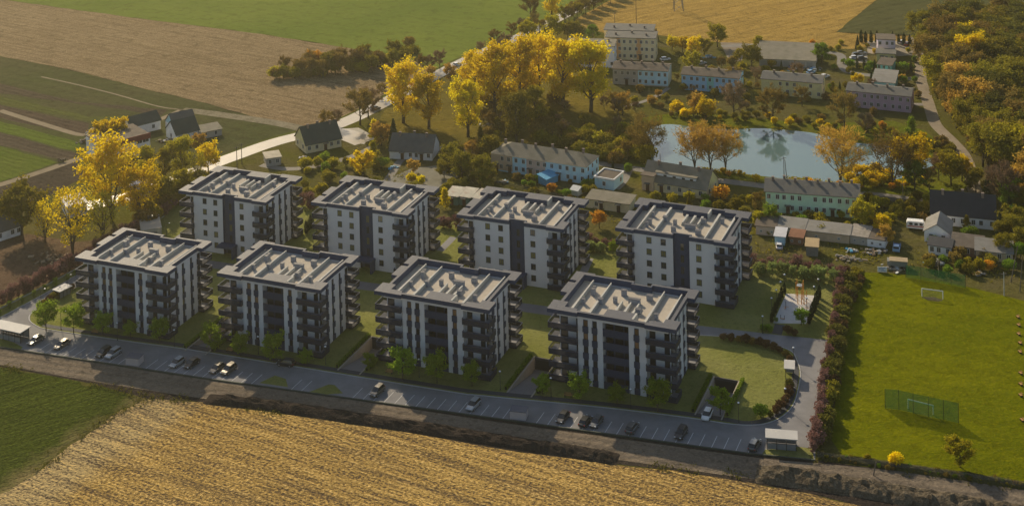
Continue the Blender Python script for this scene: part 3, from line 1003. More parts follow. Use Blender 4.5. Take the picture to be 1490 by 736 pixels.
# left building site corner: bare brown ground below the yellow trees
sheet('soil_field', px((-60, 352), (40, 340), (110, 352), (190, 345), (130, 385), (0, 443), (-100, 480)), ZS * 1.3, field('brown_earth', ((.13, .085, .055), (.09, .06, .042), (.17, .12, .08)), .08, .7, speckle=.5, bump=.5, patch=(.2, .15, .09), patchamt=.5, patchscale=.05))
sheet('yard', px((560, 262), (600, 245), (660, 238), (680, 250), (640, 272), (590, 275)), ZS * 1.6, plain('slab_yard', (.2, .19, .15), .95, .15, .1, .3, dirt=(.12, .11, .06)))
ribbon('path', px((560, 268), (572, 250), (580, 237), (590, 228)), 2.6, ZS * 2.4, lane)
ribbon('path', px((380, 240), (420, 246), (470, 240), (520, 225), (545, 212)), 3.0, ZS * 2.4, lane)
ribbon('path', px((905, 155), (930, 150), (955, 140), (973, 128)), 2.0, ZS * 2.4, lane)
# heaped earth along the track
def bank_mesh(name, pts, w, h, seed, mat):
    c = curve(pts, 14)
    b = MB()
    rows = []
    for i, p in enumerate(c):
        d = c[min(i + 1, len(c) - 1)] - c[max(i - 1, 0)]
        d.z = 0
        d.normalize()
        n = Vector((-d.y, d.x, 0))
        env = min(1, i / 4, (len(c) - 1 - i) / 4)
        r = []
        for j in range(9):
            t = j / 8 * 2 - 1
            q = p + n * t * w / 2
            hh = h * env * (1 - t * t) * (.45 + .9 * (noise.noise(q * .35 + Vector((seed, 0, 0))) * .5 + .5) + .5 * noise.noise(q * 1.3)) + .02
            r.append((q.x, q.y, max(.015, hh) if 0 < j < 8 else 0))
        rows.append(r)
    for i in range(len(rows) - 1):
        for j in range(8):
            b.face([rows[i][j + 1], rows[i][j], rows[i + 1][j], rows[i + 1][j + 1]])
    o = b.build(name, mat)
    o['kind'] = 'structure'
    return o


bank_mesh('earth_bank', px((300, 580), (400, 591), (500, 606), (620, 624), (740, 643), (830, 657), (900, 668)), 4.5, 1.1, 1, soil)
bank_mesh('earth_bank', px((1100, 689), (1180, 700), (1260, 712), (1350, 728), (1440, 742), (1520, 757)), 6, 1.8, 5, field('pale_heap', ((.10, .08, .055), (.06, .048, .036), (.24, .2, .14)), .3, .9, speckle=.6, bump=.6))
bank_mesh('earth_bank', px((1195, 664), (1260, 672), (1340, 684), (1430, 697), (1520, 711)), 3.0, .7, 9, meadow)
# ------------------------------------------------------------------ village houses
rng = random.Random(11)
roof_dark = plain('old_dark_roof', (.13, .128, .118), .9, .15, .2, .5, dirt=(.18, .16, .12))
roof_moss = plain('mossy_roof_sheets', (.21, .19, .145), .9, .18, .15, .4, dirt=(.13, .125, .08))
roof_green = plain('green_grey_roof', (.055, .075, .065), .8, .14, .25, .5)
roof_slate = plain('blackish_roof', (.035, .038, .045), .75, .15, .3, .5)
roof_felt = plain('brown_roof_felt', (.15, .125, .1), .95, .2, .1, .5, dirt=(.08, .07, .055))
roof_tile = plain('red_brown_tiles', (.16, .08, .055), .9, .18, .2, .6)
roof_grey = plain('grey_roof_sheet', (.23, .22, .2), .85, .14, .2, .4, dirt=(.15, .14, .11))
brick = plain('weathered_brick', (.30, .17, .11), .95, .2, .1, 1.5)
chim = plain('chimney_render', (.24, .19, .16), .95, .18, .1, 1.2)
wframe = plain('window_white', (.62, .62, .6), .6, .05)
doorbrown = plain('brown_door', (.09, .05, .035), .7, .15)


def wallm(name, c):
    return plain(name, c, .92, .08, .15, .5, dirt=[q * .72 for q in c])


w_cream = wallm('cream_render', (0.77, 0.65, 0.40))
w_yellow = wallm('yellow_render', (0.77, 0.68, 0.34))
w_grey = wallm('grey_render', (0.44, 0.41, 0.36))
w_blue = wallm('blue_render', (0.34, 0.62, 0.86))
w_lblue = wallm('light_blue_render', (0.50, 0.76, 0.86))
w_pink = wallm('dusky_pink_render', (0.50, 0.36, 0.46))
w_lilac = wallm('lilac_render', (0.77, 0.69, 0.83))
w_teal = wallm('teal_render', (0.28, 0.66, 0.62))
w_mint = wallm('mint_render', (0.63, 0.86, 0.62))
w_tan = wallm('tan_render', (0.58, 0.44, 0.30))
w_rose = wallm('rose_render', (0.66, 0.50, 0.41))
w_white = wallm('white_render', (0.86, 0.86, 0.86))
w_orange = wallm('orange_render', (0.72, 0.40, 0.17))


def house(name, label, cat, L, R, depth, hw, wall, roof='gable', rise=2.5, roofmat=None, rows=1, cols=4, doors=(), chimneys=0, over=.35, bands=(), side=0, group=None, wsize=(1.1, 1.4), ridge='x', left=0, z_first=1.0, gablewall=None, rim=None):
    """a house whose visible long wall runs on the ground from pixel L to pixel R, depth metres deep"""
    a, b = G(*L), G(*R)
    d = b - a
    W = d.length
    D = depth
    t = thing(name, label, cat, a, math.atan2(d.y, d.x), group)
    m = MB()
    m.box(0, W, 0, D, 0, hw)
    m.build('wall', wall, t)
    o = over
    rm = roofmat or roof_dark
    r = MB()
    th = .18
    gm = gablewall or wall
    if roof == 'gable' and ridge == 'x':
        for s_ in (0, 1):
            y0, ym = (-o, D / 2) if s_ == 0 else (D + o, D / 2)
            zl = hw - o * rise / (D / 2)
            p = [(-o, y0, zl), (W + o, y0, zl), (W + o, ym, hw + rise), (-o, ym, hw + rise)]
            q = [(x, y, z + th) for x, y, z in p]
            if s_:
                p, q = p[::-1], q[::-1]
            r.face(q)
            r.face(p[::-1])
            for k in range(4):
                j = (k + 1) % 4
                r.face([p[k], p[j], q[j], q[k]])
        g = MB()
        for x in (0.0, W):
            tri = [(x, 0, hw), (x, D, hw), (x, D / 2, hw + rise)]
            g.face(tri if x > 0 else tri[::-1])
        g.build('gable', gm, t)
    elif roof == 'gable':
        for s_ in (0, 1):
            x0, xm = (-o, W / 2) if s_ == 0 else (W + o, W / 2)
            zl = hw - o * rise / (W / 2)
            p = [(x0, -o, zl), (xm, -o, hw + rise), (xm, D + o, hw + rise), (x0, D + o, zl)]
            q = [(x, y, z + th) for x, y, z in p]
            if s_ == 0:
                pass
            else:
                p, q = p[::-1], q[::-1]
            r.face(q)
            r.face(p[::-1])
            for k in range(4):
                j = (k + 1) % 4
                r.face([p[k], p[j], q[j], q[k]])
        g = MB()
        for y in (0.0, D):
            tri = [(0, y, hw), (W, y, hw), (W / 2, y, hw + rise)]
            g.face(tri if y == 0 else tri[::-1])
        g.build('gable', gm, t)
    elif roof == 'hip':
        e = [(-o, -o, hw), (W + o, -o, hw), (W + o, D + o, hw), (-o, D + o, hw)]
        ra, rb = (D / 2, D / 2, hw + rise), (W - D / 2, D / 2, hw + rise)
        r.face([e[0], e[1], rb, ra])
        r.face([e[1], e[2], rb])
        r.face([e[2], e[3], ra, rb])
        r.face([e[3], e[0], ra])
        r.face(e[::-1])
    elif roof == 'shed':      # one slope, falling towards the viewer's side
        p = [(-o, -o, hw), (W + o, -o, hw), (W + o, D + o, hw + rise), (-o, D + o, hw + rise)]
        q = [(x, y, z + th) for x, y, z in p]
        r.face(q)
        r.face(p[::-1])
        for k in range(4):
            j = (k + 1) % 4
            r.face([p[k], p[j], q[j], q[k]])
        g = MB()
        g.face([(W, 0, hw), (W, D, hw), (W, D, hw + rise)])
        g.face([(0, D, hw), (0, 0, hw), (0, D, hw + rise)])
        g.face([(W, D, hw), (0, D, hw), (0, D, hw + rise), (W, D, hw + rise)])
        g.build('gable', gm, t)
    else:
        r.box(-o, W + o, -o, D + o, hw + .002, hw + .25)
    ro = r.build('roof', rm, t)
    if rim:
        q = MB()
        for bx_ in ((-o - .05, W + o + .05, -o - .05, -o + .25), (-o - .05, W + o + .05, D + o - .25, D + o + .05), (-o - .05, -o + .25, -o + .25, D + o - .25), (W + o - .25, W + o + .05, -o + .25, D + o - .25)):
            q.box(*bx_, hw + .05, hw + .6)
        q.build('roof_edge', rim, ro)
    for k in range(chimneys):
        x = W * (k + .6) / (chimneys + .2)
        y = D / 2 + (.6 if k % 2 else -.8) if roof != 'flat' else D * (.35 + .3 * (k % 2))
        zt = hw + rise * (.9 if roof != 'flat' else 0)
        if roof == 'shed':
            zt = hw + rise * y / D
        q = MB()
        q.box(x - .35, x + .35, y - .3, y + .3, zt - .3, zt + 1.1)
        q.box(x - .42, x + .42, y - .37, y + .37, zt + 1.1, zt + 1.22)
        q.build('chimney', chim, ro)
    for x0, x1, bm in bands:
        q = MB()
        q.box(x0 * W + .01, x1 * W - .01, -.03, -.002, .4, hw - .12)
        q.build('painted_band', bm, t)
    fh = (hw - .2) / rows
    ww, wh = wsize
    f_ = MB()
    f_.box(-ww / 2, ww / 2, -.09, -.034, 0, wh)
    fm = f_.mesh('window', wframe)
    g_ = MB()
    g_.box(-ww / 2 + .12, -.05, -.11, -.092, .1, wh - .1)
    gm1 = g_.mesh('pane', pane)
    g_ = MB()
    g_.box(.05, ww / 2 - .12, -.11, -.092, .1, wh - .1)
    gm2 = g_.mesh('pane', pane)
    for rr in range(rows):
        for c_ in range(cols):
            x = W * (c_ + .5) / cols + (rng.random() - .5) * .5
            if rr == 0 and any(abs(x - dx * W) < 1.2 for dx in doors):
                continue
            if rng.random() < .06:
                continue
            w_ = add('window', fm, t, (x, 0, rr * fh + z_first * min(1, fh / 2.8)))
            add('pane', gm1, w_)
            add('pane', gm2, w_)
        for s_ in range(side):
            w_ = add('window', fm, t, (W, D * (s_ + .5) / side, rr * fh + z_first))
            w_.rotation_euler = (0, 0, math.pi / 2)
            add('pane', gm1, w_)
            add('pane', gm2, w_)
        for s_ in range(left):
            w_ = add('window', fm, t, (0, D * (s_ + .5) / left, rr * fh + z_first))
            w_.rotation_euler = (0, 0, -math.pi / 2)
            add('pane', gm1, w_)
            add('pane', gm2, w_)
    for dx in doors:
        q = MB()
        q.box(dx * W - .55, dx * W + .55, -.1, -.034, 0, 2.1)
        d_ = q.build('door', doorbrown, t)
        q = MB()
        q.box(dx * W - .9, dx * W + .9, -1.1, -.04, 2.35, 2.5)
        q.build('door_canopy', roof_dark, d_)
    return t


H_ = house
# far blocks of flats
H_('apartment_house', 'grey-roofed cream block farthest back, mostly hidden behind the yellow three-storey block', 'building', (880, 76), (951, 78), 10, 9.2, w_grey, 'flat', 0, roof_dark, 3, 9, side=1, chimneys=3, bands=((.0, .08, w_cream),))
H_('apartment_house', 'cream three-storey block with two orange bands and flat dark roof', 'building', (882, 86.5), (953.5, 89), 10.5, 9.0, w_cream, 'flat', 0, roof_dark, 3, 9, doors=(.7,), side=1, chimneys=3, bands=((.2, .3, w_orange), (.62, .72, w_orange)))
H_('apartment_house', 'pale three-storey block half hidden by the yellow poplars', 'building', (824, 97), (894, 99), 10, 8.5, w_white, 'flat', 0, roof_moss, 3, 8, side=2, chimneys=4, over=.3)
H_('apartment_house', 'two-storey house painted grey on one half and blue on the other', 'house', (892, 122.5), (972, 127), 10, 6.0, w_grey, 'gable', 1.3, roof_felt, 2, 9, doors=(.25,), chimneys=5, bands=((.46, 1.0, w_lblue),))
H_('apartment_house', 'blue two-storey house with a teal middle band beside the bare poplar', 'house', (992, 130.5), (1076, 137), 10, 5.8, w_blue, 'gable', 1.3, roof_felt, 2, 9, chimneys=4, bands=((.44, .56, w_teal),), side=1)
H_('apartment_house', 'yellow two-storey house above the pond', 'house', (1108, 137), (1196, 144.5), 10, 5.8, w_yellow, 'gable', 1.3, roof_dark, 2, 8, chimneys=3, side=1)
H_('apartment_house', 'dusky pink two-storey house with white windows near the dirt lane', 'house', (1232, 155), (1325.5, 164.5), 10, 5.8, w_pink, 'gable', 1.3, roof_dark, 2, 9, chimneys=4, side=1)
H_('lilac_house', 'lilac two-storey cube house by the wood edge', 'house', (1277, 79), (1303, 80), 8, 6.0, w_lilac, 'flat', 0, roof_felt, 2, 3)
H_('annex_house', 'low yellow annex in front of the lilac house', 'house', (1275.5, 89.5), (1303, 91), 7, 3.2, w_yellow, 'flat', 0, roof_dark, 1, 3, doors=(.3,))
H_('teal_house', 'small bright teal house below the yellow annex', 'house', (1277, 109.5), (1297, 112), 7, 4.2, w_teal, 'shed', .8, roof_felt, 2, 3)
H_('low_house', 'low grey-roofed house with teal wall behind the pink house', 'house', (1269, 131), (1302, 134), 12, 3.2, w_teal, 'shed', 1.2, roof_grey, 1, 4)
for (L, R, d, lab) in (((1105, 78), (1200, 83), 6, 'rearmost of the long grey garage rows at the field edge'), ((1092, 86), (1188, 92), 6.5, 'middle one of the three long grey garage rows'), ((1105, 96), (1187, 99.5), 6.5, 'front garage row with pale doors, third from the cornfield')):
    t = H_('garage_row', lab, 'garages', L, R, d, 2.8, w_grey, 'shed', .7, roof_moss, 1, 0, group='long rows of garages by the cornfield')
    W = (G(*R) - G(*L)).length
    q = MB()
    q.box(-1.15, 1.15, -.06, -.01, .05, 2.2)
    gmesh = q.mesh('garage_door', plain('pale_garage_door', (.34, .33, .3), .8, .2, .2, .3))
    for k in range(int(W / 3)):
        add('garage_door', gmesh, t, (1.6 + 3 * k, 0, 0))
# the coloured row house between the pond and the estate
t = H_('row_house', 'long two-storey row house painted tan, pink and light blue under one hipped roof', 'house', (715, 247), (853, 268.5), 10.5, 5.4, w_lblue, 'hip', 2.6, roof_moss, 2, 13, doors=(.06, .2, .42, .58, .72), chimneys=6, side=3,
       bands=((0, .23, w_tan), (.38, .58, w_rose)))
H_('flat_roof_house', 'small light blue house with flat brown roof and white rim', 'house', (893, 277.5), (907, 265.5), 6.4, 3.0, w_lblue, 'flat', 0, roof_felt, 1, 2, left=1, rim=white_paint, over=.2)
H_('house', 'long cream house with dark roof and white dormer beside the pond lane', 'house', (935, 275), (1028, 291), 10.5, 3.0, w_cream, 'gable', 4.2, roof_moss, 1, 6, doors=(.3,), chimneys=3, side=2, gablewall=w_yellow)
q = MB()
q.box(-6.5, 6.5, 0, 3.2, 0, 2.0)
a, b = G(935, 275), G(1028, 291)
dor = q.build('dormer', w_white, bpy.data.objects['house'])
dor.location = ((b - a).length * .5, 1.6, 3.3)
q = MB()
q.box(-6.8, 6.8, -.3, 3.4, 2.002, 2.2)
q.build('dormer_roof', roof_moss, dor)
for x in (-4, -1, 2, 4.6):
    q = MB()
    q.box(x, x + 1.0, -.06, -.01, .5, 1.6)
    q.build('pane', pane, dor)
H_('tower_house', 'square tan flat-roofed house block joined to the dormer house', 'house', (934, 276), (951, 279), 7, 4.6, w_tan, 'flat', 0, roof_felt, 1, 0, doors=(.5,))
H_('green_house', 'mint green two-storey house with dark roof, chimneys and two brown doorways', 'house', (1114.5, 308), (1250, 318), 10, 6.2, w_mint, 'gable', 1.8, roof_dark, 2, 12, doors=(.24, .72), chimneys=8, over=.5)
t = H_('farmhouse', 'long farmhouse with big black roof and brick gable at the lane end', 'house', (1355, 326), (1449, 335), 11, 3.2, w_white, 'gable', 4.6, roof_slate, 1, 7, chimneys=3, gablewall=brick, left=2)
H_('shed_house', 'grey gabled outbuilding with white front wall next to the caravan', 'outbuilding', (1345, 351), (1382, 356), 9, 3.0, w_white, 'gable', 2.2, roof_grey, 1, 2, ridge='y')
H_('lean_to', 'low white lean-to with dark roof below the grey gabled outbuilding', 'outbuilding', (1351, 369), (1384, 374), 4, 2.4, w_white, 'shed', .7, roof_slate, 1, 3)
H_('long_shed', 'long low brick shed with brown roof, behind garden trees', 'shed', (1385, 370), (1430, 376), 6, 2.4, brick, 'shed', 1.1, roof_felt, 1, 3, doors=(.3,))
H_('long_shed', 'low brick shed with greyer roof and teal sheet at its far end', 'shed', (1420, 377), (1474, 383), 5.5, 2.4, w_tan, 'shed', 1.2, roof_grey, 1, 4)
# allotment sheds along the estate's edge
for L, R, d, hw, w_, rf, lab in (((1100, 341), (1129, 344), 6, 2.5, w_rose, roof_felt, 'pink walled end of the allotment shed row with brown roof'),
                                 ((1130, 342), (1170, 347), 6, 2.5, w_grey, roof_grey, 'long grey-roofed allotment shed beside the pink end'),
                                 ((1171, 347.5), (1236, 355), 6, 2.4, w_tan, roof_grey, 'longest grey shed in the middle of the allotment row'),
                                 ((1237, 354), (1262, 358), 6.5, 2.3, w_grey, plain('patched_pale_roof', (.3, .27, .23), .9, .3, .1, 1.2), 'allotment shed with pale patched roof'),
                                 ((1262, 358), (1288, 362), 5.5, 2.2, w_white, roof_felt, 'last allotment shed with white front and brown roof, by the red bush'),
                                 ((1149, 355), (1168, 357.5), 4, 2.1, brick, plain('rusty_roof', (.26, .13, .08), .9, .25, .1, .9), 'small brick shed with rusty roof before the long grey shed')):
    H_('garden_shed', lab, 'shed', L, R, d, hw, w_, 'shed', .5, rf, 1, 2, wsize=(.7, .7))
H_('garden_shed', 'white and blue metal garage with white car before it', 'shed', (1127.5, 356), (1142, 357.5), 5, 2.4, w_lblue, 'shed', .4, plain('white_sheet_roof', (.5, .5, .52), .6), 1, 0)
H_('garden_shed', 'free-standing beige box shed with ochre roof on the grass', 'shed', (1173, 372), (1190, 373.5), 4, 2.6, plain('weathered_boards', (.22, .22, .2), .9, .2), 'shed', .5, plain('ochre_roof', (.42, .31, .17), .9, .12), 1, 0)
for L, R, lab in (((649, 297), (666, 299), 'teal garden shed with rusty white roof, nearer the birch'), ((667, 298), (684, 300.5), 'middle teal garden shed with rust-striped roof'), ((687, 300), (702, 303), 'pale roofed teal shed closest to the third courtyard block')):
    H_('garden_shed', lab, 'shed', L, R, 6, 2.6, plain('teal_boards', (.14, .26, .22), .9, .15), 'shed', .5, plain('rust_streaked_roof', (.45, .42, .34), .8, .2, .2, .8, dirt=(.3, .16, .1)), 1, 0, doors=(.5,))
H_('garage_row', 'low cream garage row with mossy roof above the third and fourth courtyard blocks', 'garages', (853, 302), (916, 311), 6, 2.7, w_cream, 'shed', .5, roof_moss, 1, 2, doors=(.35, .75))
# houses by the main road
H_('house', 'house with dark green roof and yellow gable end beside the bright road', 'house', (445.5, 224), (497, 213.5), 10.5, 3.0, w_cream, 'gable', 4.6, roof_green, 1, 5, doors=(.55,), chimneys=3, left=2, gablewall=w_yellow)
H_('house', 'low white house with broad dark roof between birches and poplars', 'house', (567, 231), (629, 234), 9.5, 2.8, w_white, 'gable', 4.2, roof_dark, 1, 7, doors=(.3, .75), chimneys=3, gablewall=w_white)
H_('barn', 'long white barn with green-grey roof among the strip fields', 'barn', (191, 199), (234, 188), 7.5, 3.4, w_white, 'gable', 2.4, roof_green, 1, 2, gablewall=w_white)
H_('farmhouse', 'white gabled farm building with dark green roof, front of the pair by the barn', 'farmhouse', (257, 209), (290, 201), 9, 3.0, w_white, 'gable', 3.6, roof_green, 1, 3, gablewall=w_white, left=1)
H_('farmhouse', 'rear farm building with dark roof and pale gable, behind the other farmhouse', 'farmhouse', (254, 199), (286, 192), 9, 3.2, w_white, 'gable', 3.6, roof_dark, 1, 3, gablewall=w_lblue)
H_('low_shed', 'low mossy shed beside the two farmhouses', 'shed', (292, 203), (323, 197), 6, 2.2, w_grey, 'shed', .6, roof_moss, 1, 2)
redband = plain('dark_red_fascia', (.23, .05, .045), .7, .1)
t = H_('commercial_house', 'white two-storey flat-roofed building with dark red fascia by the yellow trees', 'building', (150, 240), (219, 222), 14, 6.2, w_white, 'flat', 0, roof_felt, 2, 6, doors=(.6,), wsize=(2.2, 1.5), over=.1)
W = (G(219, 222) - G(150, 240)).length
q = MB()
q.box(-.2, W + .2, -.25, -.12, 5.0, 6.9)
q.build('fascia', redband, t)
H_('garden_house', 'small white cottage half hidden below the big yellow tree', 'house', (190, 282), (214, 278), 6, 2.8, w_white, 'gable', 1.2, plain('white_sheet_roof', (.5, .5, .52), .6), 1, 2)
H_('workshop', 'small white workshop with bright flat roof between the two gold trees', 'workshop', (98, 318), (127, 312), 9, 3.4, w_white, 'flat', 0, plain('bright_bitumen_roof', (.55, .53, .5), .7, .15, .3, .6), 1, 3)
H_('house', 'white low house with brown roof cut by the picture edge below the field path', 'house', (-14, 356), (32, 341), 9, 2.8, w_white, 'gable', 2.8, roof_dark, 1, 5)
H_('flat_shed', 'small shed with pale flat roof in the gardens behind the green-roofed house', 'shed', (388, 243), (409, 240), 6, 2.6, w_grey, 'flat', 0, plain('pale_flat_roof', (.45, .4, .31), .9, .2, .1, .6), 1, 2)
H_('greenhouse', 'small white glass greenhouse in the allotment behind the third courtyard block', 'greenhouse', (829, 283), (841, 286), 4, 1.4, plain('greenhouse_film', (.5, .52, .5), .4), 'gable', .8, plain('greenhouse_film', (.5, .52, .5), .4), 1, 0, over=.05)
t = H_('porch_shed', 'bright blue tarpaulin lean-to in front of the row house', 'lean-to', (795, 271), (812, 264), 3.5, 2.0, plain('blue_tarp', (.10, .36, .55), .6, .1), 'shed', .8, plain('blue_tarp', (.10, .36, .55), .6, .1), 1, 0)
# small transformer house of the estate
t = H_('utility_house', 'plain beige flat-roofed utility house behind the first street-side block', 'utility building', (206, 352.5), (235.5, 348), 10, 3.2, plain('pale_sand_render', (.50, .46, .38), .9, .05), 'flat', 0, roofbeige, 1, 0, doors=(.6,), over=.1)
q = MB()
q.box(2.2, 3.8, 6.6, 8.0, 3.455, 4.5)
q.build('roof_unit', black, t)

# ------------------------------------------------------------------ cars
tyre = plain('tyre_rubber', (.02, .02, .02), .9)
rimm = plain('alloy_rim', (.4, .4, .42), .35, .05, .5, metal=.6)
carglass = glassmat('car_glass', (.015, .018, .022), .08)
headl = plain('headlight_glass', (.65, .66, .66), .2, .02, .6)
taill = plain('tail_light_red', (.35, .02, .015), .3, .05, .5)


def carpaint(name, c, metal=.0):
    if name in MC:
        return MC[name]
    k_ = NT(name)
    b = k_.bsdf(c, .35, .5, metal)
    b.inputs['Coat Weight'].default_value = .6
    b.inputs['Coat Roughness'].default_value = .1
    MC[name] = k_.done(b)
    return MC[name]


def loft(b, secs, mi=0):
    """skin over cross sections of the same point count, along x"""
    n = len(secs[0])
    for a, c in zip(secs, secs[1:]):
        for k in range(n):
            j = (k + 1) % n
            b.face([a[k], c[k], c[j], a[j]], mi)
    b.face(secs[0], mi)
    b.face(secs[-1][::-1], mi)


def make_car(suv=False, name='parked_car'):
    t = thing(name, None, 'car')
    hgt = 1.62 if suv else 1.45
    hw = .91

    def sec(x, zb, zt, w, r=.14):
        return [(x, -w + .04, zb), (x, w - .04, zb), (x, w, zb + .18), (x, w, zt - r), (x, w - r, zt), (x, -w + r, zt), (x, -w, zt - r), (x, -w, zb + .18)]
    b = MB()
    bh = .95 if suv else .86
    loft(b, [sec(-2.2, .42, .62 + .1 * suv, .7), sec(-2.1, .28, .82 + .1 * suv, .82), sec(-1.5, .22, bh + .06, hw), sec(-.4, .2, bh + .05, hw), sec(.7, .2, bh + .03, hw), sec(1.2, .22, bh - .04, hw), sec(1.85, .26, bh - .16, .84), sec(2.2, .36, .6, .68)])
    body = b.build('body', carpaint('car_paint_silver', (.42, .43, .44), .4), t, smooth=False)

    def roofsec(x, z0, z1, w0, w1):
        return [(x, -w0, z0), (x, w0, z0), (x, w1, z1), (x, -w1, z1)]
    b = MB()
    xr = -2.0 if suv else -1.75
    loft(b, [roofsec(xr, bh + .02, bh + .06, .8, .74), roofsec(xr + .35, bh - .02, hgt - .08, .82, .62), roofsec(.2, bh - .02, hgt - .06, .82, .64), roofsec(1.15, bh - .06, bh, .8, .76)])
    b.build('windows', carglass, t)
    b = MB()
    loft(b, [roofsec(xr + .3, hgt - .1, hgt - .02, .66, .6), roofsec(-.6, hgt - .08, hgt, .68, .62), roofsec(.3, hgt - .12, hgt - .03, .68, .62)])
    b.build('car_roof', carpaint('car_paint_silver', (.42, .43, .44), .4), t)
    for x in (-1.35, 1.35):
        for s_ in (-1, 1):
            q = MB()
            q.tube([(x, s_ * .94, .33), (x, s_ * .72, .33)], .33, 14)
            w_ = q.build('wheel', tyre, t)
            q = MB()
            q.tube([(x, s_ * .955, .33), (x, s_ * .93, .33)], .2, 10)
            q.build('rim', rimm, w_)
    for s_ in (-1, 1):
        q = MB()
        q.box(2.02, 2.2, s_ * .62 - .17, s_ * .62 + .17, .56, .70)
        q.build('headlight', headl, t)
        q = MB()
        q.box(-2.2, -2.08, s_ * .66 - .14, s_ * .66 + .14, .64, .82)
        q.build('tail_light', taill, t)
        q = MB()
        q.box(.78, .92, s_ * .98 - .09, s_ * .98 + .09, .88, 1.0)
        q.build('side_mirror', carpaint('car_paint_silver', (.42, .43, .44), .4), t)
    return t


car_models = [make_car(False), make_car(True)]
for c_ in car_models:
    kids(c_)
    [kids(o) for o in c_.children_recursive]
car_used = set()
PAINT = {'silver': ((.42, .43, .44), .5), 'dark': ((.018, .02, .024), 0), 'grey': ((.12, .125, .13), .4), 'white': ((.7, .7, .7), 0), 'bronze': ((.16, .14, .11), .4), 'blue': ((.05, .12, .25), .2), 'red': ((.3, .03, .02), 0), 'lightblue': ((.25, .42, .6), 0)}


def car(u, v, heading, paint, label, suv=False, group=None, name='parked_car'):
    i = int(suv)
    src = car_models[i]
    t = src if i not in car_used else copy_tree(src)
    car_used.add(i)
    t.name = name
    t.location = G(u, v, .03)
    t.rotation_euler = (0, 0, heading)
    t['label'] = label
    t['category'] = 'car'
    if group:
        t['group'] = group
    c, me = PAINT[paint]
    pm = carpaint('car_paint_' + paint, c, me)
    for o in t.children_recursive:
        if o.name.split('.')[0] in ('body', 'car_roof', 'side_mirror'):
            o.material_slots[0].link = 'OBJECT'
            o.material_slots[0].material = pm
    return t


bay = math.atan2(.99, .17) + math.atan2((bot[2] - bot[1]).y, (bot[2] - bot[1]).x)
gp = 'cars parked in the marked bays along the street'
for u, v, pnt, suv, flip, lab in (
        (52, 498, 'grey', 0, 1, 'dark grey car in the sunny bay nearest the white-roofed shelter'),
        (90, 504, 'bronze', 0, 1, 'bronze car with glinting bonnet parked alone in the sunny bay under the small trees'),
        (151, 515.5, 'dark', 1, 1, 'dark car side by side with a silver estate, just before the first pale box'),
        (165, 517, 'silver', 1, 1, 'silver estate car next to the dark car beside the first pale box'),
        (258, 530, 'silver', 0, 1, 'silver hatchback of the pair standing past the first pale box'),
        (279, 531.5, 'dark', 0, 1, 'dark hatchback of the pair standing past the first pale box'),
        (316, 538.5, 'bronze', 0, 1, 'brownish car of the pair in the sunny gap between two shadows'),
        (333, 540.5, 'bronze', 1, 1, 'taller olive-brown car of the pair in the sunny gap'),
        (549, 572, 'bronze', 1, 1, 'single brown car in the sunlit patch before the third street-side block'),
        (689, 592, 'silver', 1, 1, 'lone silver estate car before the second pale box'),
        (819, 610, 'dark', 0, 1, 'dark car standing alone just after the second pale box'),
        (852, 615.5, 'dark', 0, 0, 'black hatchback on the near side of a close pair'),
        (868, 616.5, 'grey', 0, 1, 'grey car of the close pair beside the black hatchback'),
        (920, 625, 'grey', 1, 0, 'grey car with its red rear lights showing, parked in front of the largest block'),
        (991, 633, 'dark', 1, 1, 'black estate car parked opposite the garage ramp'),
        (1098, 650, 'grey', 1, 0, 'grey car in the last bay beside the long bike shelter')):
    car(u, v, bay + (math.pi if flip else 0), pnt, lab, bool(suv), gp)
street = math.atan2((bot[3] - bot[2]).y, (bot[3] - bot[2]).x)
car(416, 531, street + math.pi, 'dark', 'black car driving along the street past the second block', True, name='driving_car')
car(1029, 606, TH + math.pi / 2 + math.pi, 'white', 'white hatchback coming out of the open garage ramp', False, name='driving_car')
gv = 'cars parked in the village'
for u, v, h, pnt, lab in ((1134, 360, 1.4, 'white', 'white car in front of the white and blue garage'), (1247, 82, .2, 'dark', 'dark car in the village yard by the lilac house, front of two rows'),
                          (1244, 86, .2, 'white', 'white car in the village yard by the lilac house, at its corner'), (1254, 87, .2, 'grey', 'grey car in the yard by the lilac house beside a white one'), (1253, 79, .2, 'silver', 'silver car at the back of the yard by the lilac house'),
                          (1320, 66, 1.0, 'red', 'red car at the wood edge beyond the lilac house'), (1311, 63, 1.0, 'white', 'white car near the red one at the wood edge'), (1180, 107, .6, 'lightblue', 'pale blue car on the lane by the garage rows'), (1200, 113, .6, 'white', 'white car on the lane below the garage rows'),
                          (1155, 100, .1, 'blue', 'blue car parked at the front garage row'), (1021, 94, .5, 'silver', 'silver car behind the yellow-green tree near the field yard'), (968, 88, .2, 'white', 'white car next to the cream block with orange bands'),
                          (735, 62, .9, 'grey', 'small grey car driving on the main road between bare trees'), (665, 96, .9, 'white', 'white van-like car on the main road near the poplars'), (546, 160, .7, 'grey', 'grey car waiting at the junction of the main road')):
    car(u, v, h, pnt, lab, pnt in ('grey', 'dark'), gv, 'village_car')

